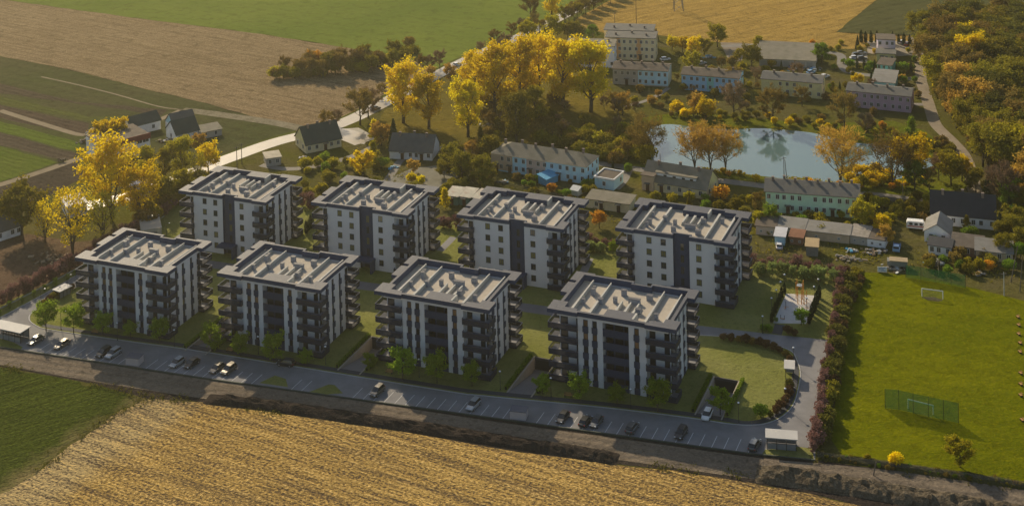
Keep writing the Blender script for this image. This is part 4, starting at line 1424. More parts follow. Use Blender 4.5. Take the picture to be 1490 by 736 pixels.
# ------------------------------------------------------------------ estate furniture
post_m = MB()
post_m.tube([(0, 0, 0), (0, 0, 4.1)], [.07, .05], 6)
post_m.tube([(0, 0, 0), (0, 0, .3)], [.13, .11], 6)
post_me = post_m.mesh('post', black)
hd = MB()
hd.tube([(0, 0, 4.1), (0, 0, 4.16)], .3, 10)
hd_me = hd.mesh('lamp_cap', black)
gl = MB()
gl.tube([(0, 0, 4.17), (0, 0, 4.3), (0, 0, 4.42)], [.22, .26, .1], 8)
gl_me = gl.mesh('lamp_globe', lampglass)
arm = MB()
arm.tube([(0, 0, 4.1), (.1, 0, 4.3), (.5, 0, 4.45), (.9, 0, 4.42)], .05, 6)
arm_me = arm.mesh('lamp_arm', black)
al = MB()
al.box(.7, 1.15, -.12, .12, 4.3, 4.38)
al_me = al.mesh('lamp_head', lampglass)
GL = 'black lamp posts of the estate'


def lamp(u, v, label, arm_=False, rot=0.0):
    t = thing('street_lamp', label, 'lamp post', G(u, v, .03), rot, GL)
    add('post', post_me, t)
    if arm_:
        add('lamp_arm', arm_me, t)
        add('lamp_head', al_me, t)
    else:
        add('lamp_cap', hd_me, t)
        add('lamp_globe', gl_me, t)


for u, v, a, lab in ((60, 445, 1, 'bent-arm lamp post at the bend of the access road by the hedge'), (98, 424, 1, 'bent-arm lamp post farther up the access road'), (89, 479, 1, 'lamp post between the two sunlit young trees'), (242, 347, 1, 'curved lamp post beside the beige utility house'),
                     (171, 495, 0, 'globe lamp before the loggias of the first block'), (254, 505, 0, 'globe lamp at the corner of the first block before its lawn'), (376, 515, 0, 'globe lamp before the second block'), (474, 530, 0, 'globe lamp on the lawn right of the second block'), (610, 549, 0, 'globe lamp before the third block between two trees'),
                     (728, 567, 0, 'globe lamp beside the second garage ramp'), (802, 577, 0, 'globe lamp near the first bench of the largest block'), (918, 594, 0, 'globe lamp before the largest block between two trees'), (1075, 614, 0, 'globe lamp on the grass between ramp and round lawn'), (1143, 593, 0, 'globe lamp in the brown shrub belt'),
                     (1155, 532, 0, 'globe lamp at the inner bend of the shrub belt'), (1110, 485, 0, 'globe lamp at the playground entrance'), (1142, 423, 0, 'lamp at the far corner of the playground conifers'), (1191, 430, 0, 'lamp at the far end of the second conifer row'), (1136, 434, 0, 'second lamp in the first conifer row'), (1130, 446, 0, 'third lamp in the first conifer row'),
                     (1123, 458, 0, 'lamp nearest the path in the first conifer row'), (1185, 441, 0, 'lamp halfway along the second conifer row'), (1174, 458, 0, 'lamp standing inside the playground by the conifers')):
    lamp(u, v, lab, a, 0.4)
wood = plain('bench_wood', (.40, .22, .08), .8, .15)
seat = MB()
for k in range(3):
    seat.box(-.9, .9, -.25 + k * .17, -.1 + k * .17, .42, .47)
seat_me = seat.mesh('seat', wood)
bk = MB()
for k in range(2):
    bk.box(-.9, .9, .28, .32, .55 + k * .17, .68 + k * .17)
bk_me = bk.mesh('backrest', wood)
lg = MB()
lg.box(-.04, .04, -.25, .3, 0, .42)
lg.box(-.04, .04, .24, .28, .42, .86)
lg_me = lg.mesh('leg', black)


def bench(u, v, rot, label, group, sc=None):
    t = thing('park_bench', label, 'bench', G(u, v, .02), rot, group, sc)
    add('seat', seat_me, t)
    add('backrest', bk_me, t)
    for x in (-.75, .75):
        add('leg', lg_me, t, (x, 0, 0))


for u, v, lab in ((138, 485, 'wooden bench on the lawn of the first block'), (334, 511.5, 'wooden bench on the lawn of the second block'), (566, 543, 'wooden bench on the lawn of the third block'), (826.5, 577, 'wooden bench on the lawn of the largest block')):
    bench(u, v, TH + .1, lab, 'wooden benches before the blocks')
for k, (u, v) in enumerate(((1481, 462), (1482, 474), (1482, 487), (1484, 500), (1484, 513), (1485, 544), (1485, 560), (1485, 576), (1487, 612))):
    bench(u, v, -math.pi / 2 + .2, 'small wooden bench in the row of spectator seats along the football pitch edge', 'spectator benches along the football pitch', (.55, 1, .8))
wood2 = plain('weathered_bench_wood', (.36, .27, .17), .9, .15)

# shelters with flat roofs
shel_white = plain('pale_shelter_roof', (.45, .44, .42), .7, .06, .3, .4)
shel_panel = plain('grey_shelter_panel', (.20, .21, .22), .7, .1)


def shelter(name, label, cat, L, R, depth, h, panels=3, solid=1.25, group=None):
    a, b = G(*L), G(*R)
    W = (b - a).length
    t = thing(name, label, cat, a, math.atan2((b - a).y, (b - a).x), group)
    q = MB()
    q.box(-.3, W + .3, -.4, depth + .4, h, h + .18)
    q.build('roof', shel_white, t)
    for k in range(panels + 1):
        for y in (.05, depth - .05):
            q = MB()
            x = .05 + (W - .1) * k / panels
            q.box(x - .06, x + .06, y - .06, y + .06, 0, h - .003)
            q.build('post', black, t)
    for k in range(panels):
        q = MB()
        x0, x1 = .05 + (W - .1) * k / panels + .08, .05 + (W - .1) * (k + 1) / panels - .08
        q.box(x0, x1, .02, .08, .1, solid)
        q.build('wall_panel', shel_panel, t)
        q = MB()
        q.box(x0, x1, depth - .08, depth - .02, .1, h - .3)
        q.build('back_panel', shel_panel, t)
    return t


shelter('bike_shelter', 'long pale-roofed open shelter on the grass corner past the last parking bay', 'shelter', (1116, 653), (1159, 656.5), 2.6, 2.5, 3)
shelter('bike_shelter', 'white-roofed shelter cut off by the picture edge beside the sunny bays', 'shelter', (-12, 490), (30, 499.5), 3.0, 2.6, 5)
shelter('pavilion', 'small pale-roofed pavilion in the brown shrub belt of the round lawn', 'pavilion', (1143, 552), (1155, 553), 3.2, 2.6, 1, .2)
shelter('utility_cage', 'grey box-like bin store by the hedge on the access road', 'bin store', (87, 435), (103, 427), 2.2, 1.9, 3, 1.7)
boxm = plain('pale_pink_panels', (.50, .42, .41), .7, .06)
for L, R, lab in (((183, 531), (201.5, 533), 'pale pinkish bin enclosure with dark open top, near the first block'), ((742, 609.5), (765, 612), 'pale pinkish bin enclosure with dark top, before the third block')):
    a, b = G(*L), G(*R)
    W = (b - a).length
    t = thing('bin_enclosure', lab, 'bin enclosure', a, math.atan2((b - a).y, (b - a).x), 'bin enclosures in the car park')
    q = MB()
    q.box(0, W, 0, .1, 0, 1.7)
    q.build('front_panel', boxm, t)
    for x in (0, W - .1):
        q = MB()
        q.box(x, x + .1, .102, 2.4, 0, 1.7)
        q.build('side_panel', boxm, t)
    q = MB()
    q.box(-.1, W + .1, -.1, 2.5, 1.75, 1.87)
    q.build('roof', plain('slate_blue_cover', (.09, .1, .13), .6), t)
    q = MB()
    for x in (.2, W - .9):
        q.box(x, x + .7, .6, 1.6, .1, 1.2)
    q.build('waste_bin', black, t)

# ------------------------------------------------------------------ playground
orange = plain('orange_paint', (.62, .25, .03), .5, .08, .4)


def bars(name, label, cat, u, v, rot, parts):
    t = thing(name, label, cat, G(u, v, .03), rot)
    for nm, pts, r, m_ in parts:
        q = MB()
        q.tube(pts, r, 6)
        q.build(nm, m_, t)
    return t


pb = [('post', [(x, y, 0), (x, y, 4.2)], .11, orange) for x in (0, 1.6) for y in (0, 1.6)]
t = bars('climbing_tower', 'orange four-post climbing tower with grey roof', 'climbing frame', 1158.5, 434, TH, pb + [('rail', [(0, 0, 2.3), (1.6, 0, 2.3)], .05, orange), ('rail', [(0, 1.6, 2.3), (1.6, 1.6, 2.3)], .05, orange)])
q = MB()
q.box(.1, 1.5, .1, 1.5, 3.1, 3.22)
q.build('platform_roof', plain('grey_play_panel', (.3, .36, .4), .6), t)
bars('pull_up_bars', 'orange pair of pull-up bars, left of the two beside the tower', 'exercise bars', 1161, 442, TH, [('post', [(0, 0, 0), (0, 0, 3.2)], .11, orange), ('post', [(.9, 0, 0), (.9, 0, 3.7)], .1, orange), ('crossbar', [(0, 0, 2.3), (.9, 0, 2.3)], .05, orange)])
bars('pull_up_bars', 'orange pull-up bars standing nearest the second conifer row', 'exercise bars', 1170, 443, TH, [('post', [(0, 0, 0), (0, 0, 3.5)], .11, orange), ('post', [(.5, .8, 0), (.5, .8, 3.3)], .1, orange), ('crossbar', [(0, 0, 2.3), (.5, .8, 2.3)], .05, orange)])
bars('balance_trainer', 'black and orange training frame at the near corner of the playground', 'exercise frame', 1136, 463.5, TH, [('post', [(0, 0, 0), (0, 0, 1.0)], .06, black), ('post', [(.9, 0, 0), (.9, 0, 1.0)], .06, black), ('foot_bar', [(-.1, 0, .1), (1.0, 0, .1)], .08, orange)])
bars('cross_trainer', 'black post trainer with orange arms in the middle of the playground', 'exercise machine', 1143.5, 449, TH, [('post', [(0, 0, 0), (0, 0, 1.9)], .07, black), ('handle_arm', [(-.6, 0, .5), (.7, 0, .6)], .06, orange), ('pedal_arm', [(-.2, -.5, .2), (-.1, .5, .35)], .07, orange)])
bars('leg_trainer', 'low orange leg trainer beside the shrubs of the playground', 'exercise machine', 1162, 453, TH, [('post', [(0, 0, 0), (.3, 0, 1.3)], .08, orange), ('seat_bar', [(-.3, 0, .5), (.6, 0, .5)], .08, orange)])
bars('rowing_trainer', 'orange rowing trainer by the second conifer row', 'exercise machine', 1174, 450, TH, [('post', [(0, 0, 0), (0, 0, 1.5)], .08, orange), ('seat_bar', [(-.5, 0, .45), (.5, 0, .45)], .08, orange)])

# ------------------------------------------------------------------ football goals and ball nets
netg = meshmat('green_ball_net', (.02, .24, .06), .45)
goalwhite = plain('goal_white', (.75, .75, .75), .5, .04)
netfine = meshmat('goal_net', (.3, .32, .3), .85)


def goal(u1, v1, u2, v2, h, label):
    a, b = G(u1, v1), G(u2, v2)
    W = (b - a).length
    t = thing('football_goal', label, 'goal', a, math.atan2((b - a).y, (b - a).x), 'football goals')
    for nm, pts in (('goal_post', [(0, 0, 0), (0, 0, h)]), ('goal_post', [(W, 0, 0), (W, 0, h)]), ('crossbar', [(-.06, 0, h), (W + .06, 0, h)])):
        q = MB()
        q.tube(pts, .12, 6)
        q.build(nm, goalwhite, t)
    q = MB()
    q.face([(0, 0, h), (W, 0, h), (W, -1.3, 0), (0, -1.3, 0)])
    q.build('goal_net', netfine, t)


goal(1321.5, 594, 1358, 603, 2.0, 'white goal standing before the green ball net on the near side of the pitch')
goal(1341.5, 431, 1372, 435, 2.0, 'white goal at the village end of the pitch')


def ballnet(pts, h, label, lean=0.0):
    P_ = [G(*p) for p in pts]
    o = P_[0]
    t = thing('ball_net', label, 'net fence', o, 0)
    for p in P_:
        q = MB()
        d = p - o
        q.tube([(d.x, d.y, 0), (d.x, d.y + lean, h)], .05, 5)
        q.build('post', black, t)
    q = MB()
    for a, b in zip(P_, P_[1:]):
        d0, d1 = a - o, b - o
        q.face([(d0.x, d0.y, .05), (d1.x, d1.y, .05), (d1.x, d1.y + lean, h - .05), (d0.x, d0.y + lean, h - .05)])
    q.build('net', netg, t)


ballnet([(1288, 594), (1308, 596), (1329, 601), (1351, 606), (1373, 610.5), (1395, 615.5)], 4.4, 'green ball net on six posts behind the near goal')
ballnet([(1318, 404), (1340, 407), (1362, 411), (1384, 415), (1405, 419)], 3.4, 'dark green ball net behind the village-end goal')
sheet('worn_turf', px((1342, 432), (1358, 432), (1372, 436), (1366, 439), (1350, 437)), ZS * 2, goalearth)

# ------------------------------------------------------------------ odds and ends of the village
def pole(u, v, h, label, name='utility_pole', arm_=1, lean=0.0, cat='pole', mat_=None):
    t = thing(name, label, cat, G(u, v), .3)
    q = MB()
    q.tube([(0, 0, 0), (lean, 0, h)], [.14, .1], 6)
    q.build('post', mat_ or plain('grey_pole_wood', (.13, .11, .09), .9), t)
    if arm_:
        q = MB()
        q.box(lean - .8, lean + .8, -.06, .06, h - .5, h - .36)
        q.build('crossarm', plain('grey_pole_wood', (.13, .11, .09), .9), t)
    return t


pole(1141, 263, 7.5, 'tall A-shaped timber pole pair at the pond edge beside the mint house, taller post')
pole(1145, 262, 6.5, 'shorter timber pole leaning next to the taller pole at the pond edge', lean=-.6, arm_=0)
pole(961, 251, 6, 'slim pole by the lane before the pond willows', arm_=0)
pole(1314, 300, 7, 'timber pole in the hedge between mint house and farmhouse')
pole(1471, 410, 9, 'leaning timber pole at the corner of the football ground', lean=2.2, arm_=0)
pole(1484, 424, 9, 'second leaning timber pole close to the picture edge', lean=1.0, arm_=0)
pole(1461, 430, 6, 'slim white floodlight mast by the football ground corner', 'floodlight_mast', 1, cat='floodlight', mat_=plain('white_mast', (.5, .5, .48), .6))
pole(345, 244, 7, 'roadside pole beside the bright main road near the farm', 'utility_pole')
pole(352, 239, 7, 'second roadside pole a few metres from the first near the farm', 'utility_pole')
pole(1271, 691, 2.6, 'short leaning post on the sandy track', 'marker_post', 0, .6, 'post')
pole(1265, 709, 1.8, 'short pale post in the earth bank below the track', 'marker_post', 0, 0, 'post', plain('pale_post', (.45, .36, .24), .8))
pole(926, 38, 12, 'slim power pole standing in the cornfield', 'power_pole')
pole(895, 52, 10, 'power pole at the edge of the cornfield behind the far blocks', 'power_pole')
# lattice mast
t = thing('lattice_pylon', 'grey lattice pylon foot in the cornfield at the top of the picture', 'pylon', G(987, 15))
steel = plain('galvanised_steel', (.2, .2, .19), .6)
for sx in (-1, 1):
    for sy in (-1, 1):
        q = MB()
        q.tube([(sx * 2.2, sy * 2.2, 0), (sx * .5, sy * .5, 18)], .16, 4)
        q.build('leg', steel, t)
for k in range(5):
    z0, z1 = k * 3.4, k * 3.4 + 3.4
    f0, f1 = 2.2 - 1.7 * z0 / 18, 2.2 - 1.7 * z1 / 18
    q = MB()
    q.tube([(-f0, -f0, z0), (f1, -f1, z1)], .08, 4)
    q.tube([(f0, -f0, z0), (-f1, -f1, z1)], .08, 4)
    q.build('brace', steel, t)
# caravan
a = G(1319, 334)
t = thing('caravan', 'white caravan with red stripe parked by the farmhouse', 'caravan', a, rowdir((1319, 334), (1341, 336)))
q = MB()
sc_ = [[(x, 0 + e, .5), (x, 2.1 - e, .5), (x, 2.1 - e, zt), (x, 0 + e, zt)] for x, zt, e in ((0, 1.9, .1), (.3, 2.5, 0), (4.6, 2.5, 0), (5.0, 1.8, .1))]
loft(q, [s_[::-1] for s_ in sc_][::-1])
q.build('body', white_paint, t)
q = MB()
q.box(.3, 4.7, -.04, -.005, 1.0, 1.25)
q.build('stripe', plain('caravan_red', (.45, .04, .03), .6), t)
for x in (.8, 2.2, 3.6):
    q = MB()
    q.box(x, x + .9, -.05, -.006, 1.45, 2.1)
    q.build('window', pane, t)
for y in (.05, 1.9):
    q = MB()
    q.tube([(2.4, y, .33), (2.4, y + .18, .33)], .33, 10)
    q.build('wheel', tyre, t)
# blue pick-up with flat bed
a = G(1304, 368)
t = thing('pickup_truck', 'light blue small truck parked beside the pile of scrap', 'truck', a, rowdir((1304, 368), (1306, 356)) )
q = MB()
q.box(-.2, 1.6, -.95, .95, .4, 1.1)
q.box(0, 1.5, -.85, .85, 1.1, 1.85, taper=.12)
q.build('cab', carpaint('car_paint_lightblue', (.25, .42, .6)), t)
q = MB()
q.box(1.65, 4.6, -1.0, 1.0, .55, .8)
q.box(1.65, 4.6, -1.0, -.93, .8, 1.2)
q.box(1.65, 4.6, .93, 1.0, .8, 1.2)
q.build('load_bed', plain('truck_blue', (.06, .14, .3), .6), t)
q = MB()
q.box(-.03, .0, -.75, .75, 1.15, 1.65)
q.build('windscreen', carglass, t)
for x in (.5, 3.7):
    for y in (-1.0, .8):
        q = MB()
        q.tube([(x, y, .36), (x, y + .2, .36)], .36, 10)
        q.build('wheel', tyre, t)
# covered trailer and debris
t = thing('trailer', 'covered farm trailer with tan tarpaulin beside the scrap heap', 'trailer', G(1291, 390), rowdir((1291, 390), (1314, 392)))
q = MB()
q.box(0, 5.2, 0, 2.4, .7, 1.9)
q.build('body', plain('weathered_boards', (.22, .22, .2), .9, .2), t)
q = MB()
q.prism([(.6, -.1), (5.3, -.1), (5.3, 2.5), (.6, 2.5)], 1.91, 2.15)
q.build('tarpaulin', plain('tan_tarp', (.36, .28, .17), .9, .15), t)
for x in (1.2, 4.0):
    for y in (-.1, 2.3):
        q = MB()
        q.tube([(x, y, .4), (x, y + .2, .4)], .4, 10)
        q.build('wheel', tyre, t)
t = thing('advert_board', 'white board with blue lettering lying against the trailer', 'board', G(1277, 396), rowdir((1277, 396), (1289, 396.5)))
q = MB()
q.box(0, 2.4, 0, .08, .1, 1.5)
q.build('panel', white_paint, t)
q = MB()
for k, (x0, x1, z0, z1) in enumerate(((.3, 2.0, 1.05, 1.2), (.3, 1.6, .7, .85), (.9, 2.1, .4, .5))):
    q.box(x0, x1, -.02, -.005, z0, z1)
q.build('print', plain('print_blue', (.08, .16, .35), .7), t)


def scrap(name, label, cat, u, v, n, r, cols_, hmax=.8, flat=False):
    """a low heap of boards, sheets and junk: one thing"""
    rg = random.Random(int(u * 7 + v))
    q = MB()
    for k in range(n):
        x, y = rg.gauss(0, r * .5), rg.gauss(0, r * .35)
        M_ = Matrix.Translation((x, y, rg.random() * hmax * .5)) @ Matrix.Rotation(rg.random() * 6.3, 4, 'Z') @ Matrix.Rotation(rg.uniform(-.4, .4), 4, 'X')
        l, w_, h = rg.uniform(.4, 1.6), rg.uniform(.2, .9), rg.uniform(.05, .12 if flat else .5)
        q.box(-l / 2, l / 2, -w_ / 2, w_ / 2, 0, h, rg.randrange(len(cols_)), M_)
    o = q.build(name, cols_, None, loc=G(u, v))
    tag(o, label, cat)


junk = [plain('junk_grey', (.2, .19, .17), .9), plain('junk_tan', (.3, .23, .15), .9), plain('junk_white', (.5, .5, .48), .8), plain('junk_brown', (.09, .065, .045), .9)]
jblue = [plain('blue_tarp', (.10, .36, .55), .6), plain('junk_white', (.5, .5, .48), .8), plain('junk_grey', (.2, .19, .17), .9)]
scrap('scrap_heap', 'heap of grey rubble and stones on the grass below the allotment sheds', 'scrap heap', 1234, 377, 40, 3.0, junk[:2])
scrap('scrap_heap', 'heap of boards around the covered trailer', 'scrap heap', 1300, 392, 30, 3.4, junk)
scrap('scrap_heap', 'white and blue junk lying in the garden below the lean-to', 'scrap heap', 1361, 382, 26, 2.6, jblue, .5)
scrap('scrap_heap', 'blue barrels and junk before the patched allotment shed', 'scrap heap', 1238, 366, 12, 1.2, jblue)
scrap('scrap_heap', 'boards and white bundles behind the red-orange bush', 'scrap heap', 1270, 368, 30, 3, junk)
scrap('log_pile', 'pile of brown logs and roots by the bare building-site earth', 'log pile', 75, 379, 70, 4.5, [junk[3], plain('log_brown', (.16, .1, .06), .9), junk[1]], 1.4)
scrap('scrap_heap', 'yellow-orange and grey junk at the corner of the football ground', 'scrap heap', 1424, 399, 18, 1.6, [plain('junk_yellow', (.5, .3, .06), .8), junk[0]])
scrap('scrap_heap', 'white junk in the allotment behind the row of teal sheds', 'scrap heap', 668, 264, 20, 2.4, junk)
scrap('scrap_heap', 'blue sheet and junk beside the garden path before the row house', 'scrap heap', 733, 266, 16, 1.6, jblue)
scrap('scrap_heap', 'machine parts lying in the yard of the white barn', 'scrap heap', 240, 206, 24, 2.2, junk)
scrap('scrap_heap', 'blue tarpaulin bundle on the dirt path between the strip fields', 'scrap heap', 129, 196, 14, 1.8, [plain('tarp_navy', (.05, .09, .25), .7), junk[0]], 1.6)
scrap('scrap_heap', 'dark farm trailer wreck at the end of the green strip field', 'scrap heap', 122, 207, 16, 1.5, [junk[0], junk[3]], 1.6)
scrap('scrap_heap', 'dark heap at the corner where the field path meets the gold trees', 'scrap heap', 88, 236, 12, 1.2, [junk[3]], 2.2)
scrap('scrap_heap', 'white boards in the garden behind the green-roofed house', 'scrap heap', 441, 231, 18, 1.8, junk[1:3], .5)
scrap('scrap_heap', 'blue and white bundles by the path before the dark-roofed white house', 'scrap heap', 572, 244, 10, 1.2, jblue, .5)
scrap('scrap_heap', 'blue sheets beside the garages at the field edge', 'scrap heap', 1030, 84, 24, 3, jblue, 1.0)
scrap('scrap_heap', 'blue and white sheets in front of the garage rows', 'scrap heap', 1175, 102, 28, 4, jblue, 1.0)
scrap('scrap_heap', 'grey sheets among trees between the blue house and the garages', 'scrap heap', 1070, 106, 26, 4, junk, 1.0)
scrap('scrap_heap', 'white sheets beside the low grey-roofed teal house', 'scrap heap', 1307, 131, 12, 2, junk[2:3] + junk[:1], 1.0)
scrap('scrap_heap', 'stones at the far end of the main road slope below the poplars', 'scrap heap', 716, 182, 24, 3, junk, .5)
# long pale fence lines and allotment beds
def fence(name, label, pts, h, mat_, gap=2.4, cat='fence'):
    P_ = [G(*p) for p in pts]
    o = P_[0]
    t = thing(name, label, cat, o)
    q = MB()
    for a, b in zip(P_, P_[1:]):
        a, b = a - o, b - o
        n = Vector((-(b - a).y, (b - a).x, 0)).normalized() * .03
        c = [a + n, b + n, b - n, a - n]
        q.prism([(p.x, p.y) for p in c], .08, h)
    q.build('panel', mat_, t)
    k = 0
    for a, b in zip(P_, P_[1:]):
        m = max(1, int((b - a).length / gap))
        for i in range(m):
            if k >= 60:
                break
            p = a.lerp(b, i / m) - o
            q = MB()
            q.box(p.x - .06, p.x + .06, p.y - .06, p.y + .06, 0, h + .1)
            q.build('post', mat_, t)
            k += 1


wirem = meshmat('wire_fence', (.16, .15, .13), .72)
fence('wire_fence', 'wire fence between the estate hedge and the allotment sheds', [(1100, 377), (1150, 382), (1210, 392), (1240, 400)], 1.4, wirem)
fence('board_fence', 'grey board fence around the garden of the blue flat-roofed house', [(880, 280), (870, 300), (852, 297)], 1.4, plain('grey_fence_boards', (.2, .18, .15), .9))
fence('board_fence', 'old board fence along the lane behind the mint house', [(1255, 290), (1290, 292), (1330, 298)], 1.3, plain('grey_fence_boards', (.2, .18, .15), .9))
fence('wire_fence', 'wire fence along the garden side of the row house', [(705, 262), (760, 276), (820, 290), (850, 296)], 1.2, wirem)
fence('wire_fence', 'wire fence along the foot of the football ground above the track', [(1190, 665), (1260, 676), (1340, 687), (1430, 700), (1500, 712)], 1.2, wirem)
fence('timber_frame', 'pale timber frames for climbing plants in the garden below the lean-to', [(1366, 402), (1364, 388), (1372, 378)], 1.6, meshmat('lath_frame', (.3, .24, .16), .6), 1.6, 'plant frame')
fence('boundary_wall', 'low pale wall along the purple hedge at the access road', [(-40, 466), (0, 450), (60, 420), (112, 392), (150, 370), (200, 340), (240, 315)], .45, plain('pale_wall_coping', (.42, .42, .36), .9), 40, 'wall')
# ------------------------------------------------------------------ vegetation
bark = plain('grey_brown_bark', (.10, .08, .06), .95, .2, .1, 2)
bark_pale = plain('pale_bark', (.2, .165, .12), .95, .2, .1, 2)
L_gold = leafmat('leaves_gold', (.43, .325, .004), (.46, .36, .006), (.33, .26, .008), .58)
L_yellow = leafmat('leaves_bright_yellow', (.45, .375, .004), (.47, .40, .006), (.37, .31, .006), .6)
L_yolive = leafmat('leaves_yellow_olive', (.20, .18, .012), (.27, .235, .012), (.11, .115, .010), .5)
L_olive = leafmat('leaves_olive', (.125, .115, .012), (.18, .155, .014), (.07, .07, .010), .4)
L_green = leafmat('leaves_green', (.085, .145, .014), (.13, .195, .016), (.05, .085, .010), .4)
L_fresh = leafmat('leaves_fresh_green', (.12, .18, .016), (.18, .25, .02), (.06, .10, .012), .45)
L_dark = leafmat('needles_dark_green', (.018, .032, .014), (.03, .045, .018), (.010, .018, .009), .15)
L_rust = leafmat('leaves_rust', (.29, .185, .03), (.36, .24, .04), (.2, .14, .026), .45)
L_orange = leafmat('leaves_orange', (.42, .20, .015), (.5, .26, .02), (.26, .13, .015), .5)
L_brown = leafmat('leaves_brown', (.135, .10, .024), (.19, .135, .028), (.085, .066, .02), .35)
L_twig = leafmat('twigs_grey_brown', (.15, .105, .06), (.2, .14, .075), (.10, .072, .045), .2)
L_pink = leafmat('leaves_purple_pink', (.12, .066, .055), (.19, .105, .088), (.065, .040, .032), .3)
L_redbr = leafmat('leaves_red_brown', (.075, .046, .022), (.11, .066, .028), (.05, .035, .02), .25)
L_moss = leafmat('leaves_moss', (.075, .078, .014), (.11, .105, .018), (.045, .048, .012), .35)
L_silver = leafmat('leaves_silvery', (.14, .18, .05), (.20, .24, .075), (.08, .11, .03), .4)
LEAF = dict(gold=L_gold, yellow=L_yellow, yolive=L_yolive, olive=L_olive, green=L_green, fresh=L_fresh, dark=L_dark, rust=L_rust, orange=L_orange, brown=L_brown, twig=L_twig, pink=L_pink, redbr=L_redbr, silver=L_silver, moss=L_moss)


class Leaves:
    def __init__(s):
        s.v, s.f = [], []

    def leaf(s, rg, p, size, aspect=1.0, up=.35, dirn=None):
        n = Vector((rg.gauss(0, 1), rg.gauss(0, 1), rg.gauss(0, 1) + up))
        if n.length < 1e-3:
            n = Vector((0, 0, 1))
        n.normalize()
        u = (dirn if dirn is not None else n.orthogonal()).normalized()
        u = (u - n * u.dot(n))
        u = u.normalized() if u.length > 1e-3 else n.orthogonal().normalized()
        if dirn is None:
            u = Matrix.Rotation(rg.random() * 6.28, 3, n) @ u
        w = n.cross(u)
        a, b = u * size * .5 * aspect, w * size * .5 / aspect
        i = len(s.v)
        k = n * size * .18
        s.v += [tuple(p - a), tuple(p - b + k), tuple(p + a), tuple(p + b + k)]
        s.f.append((i, i + 1, i + 2, i + 3))

    def mesh(s, name, m):
        me = bpy.data.meshes.new(name)
        me.from_pydata(s.v, [], s.f)
        me.materials.append(m)
        me.update()
        return me


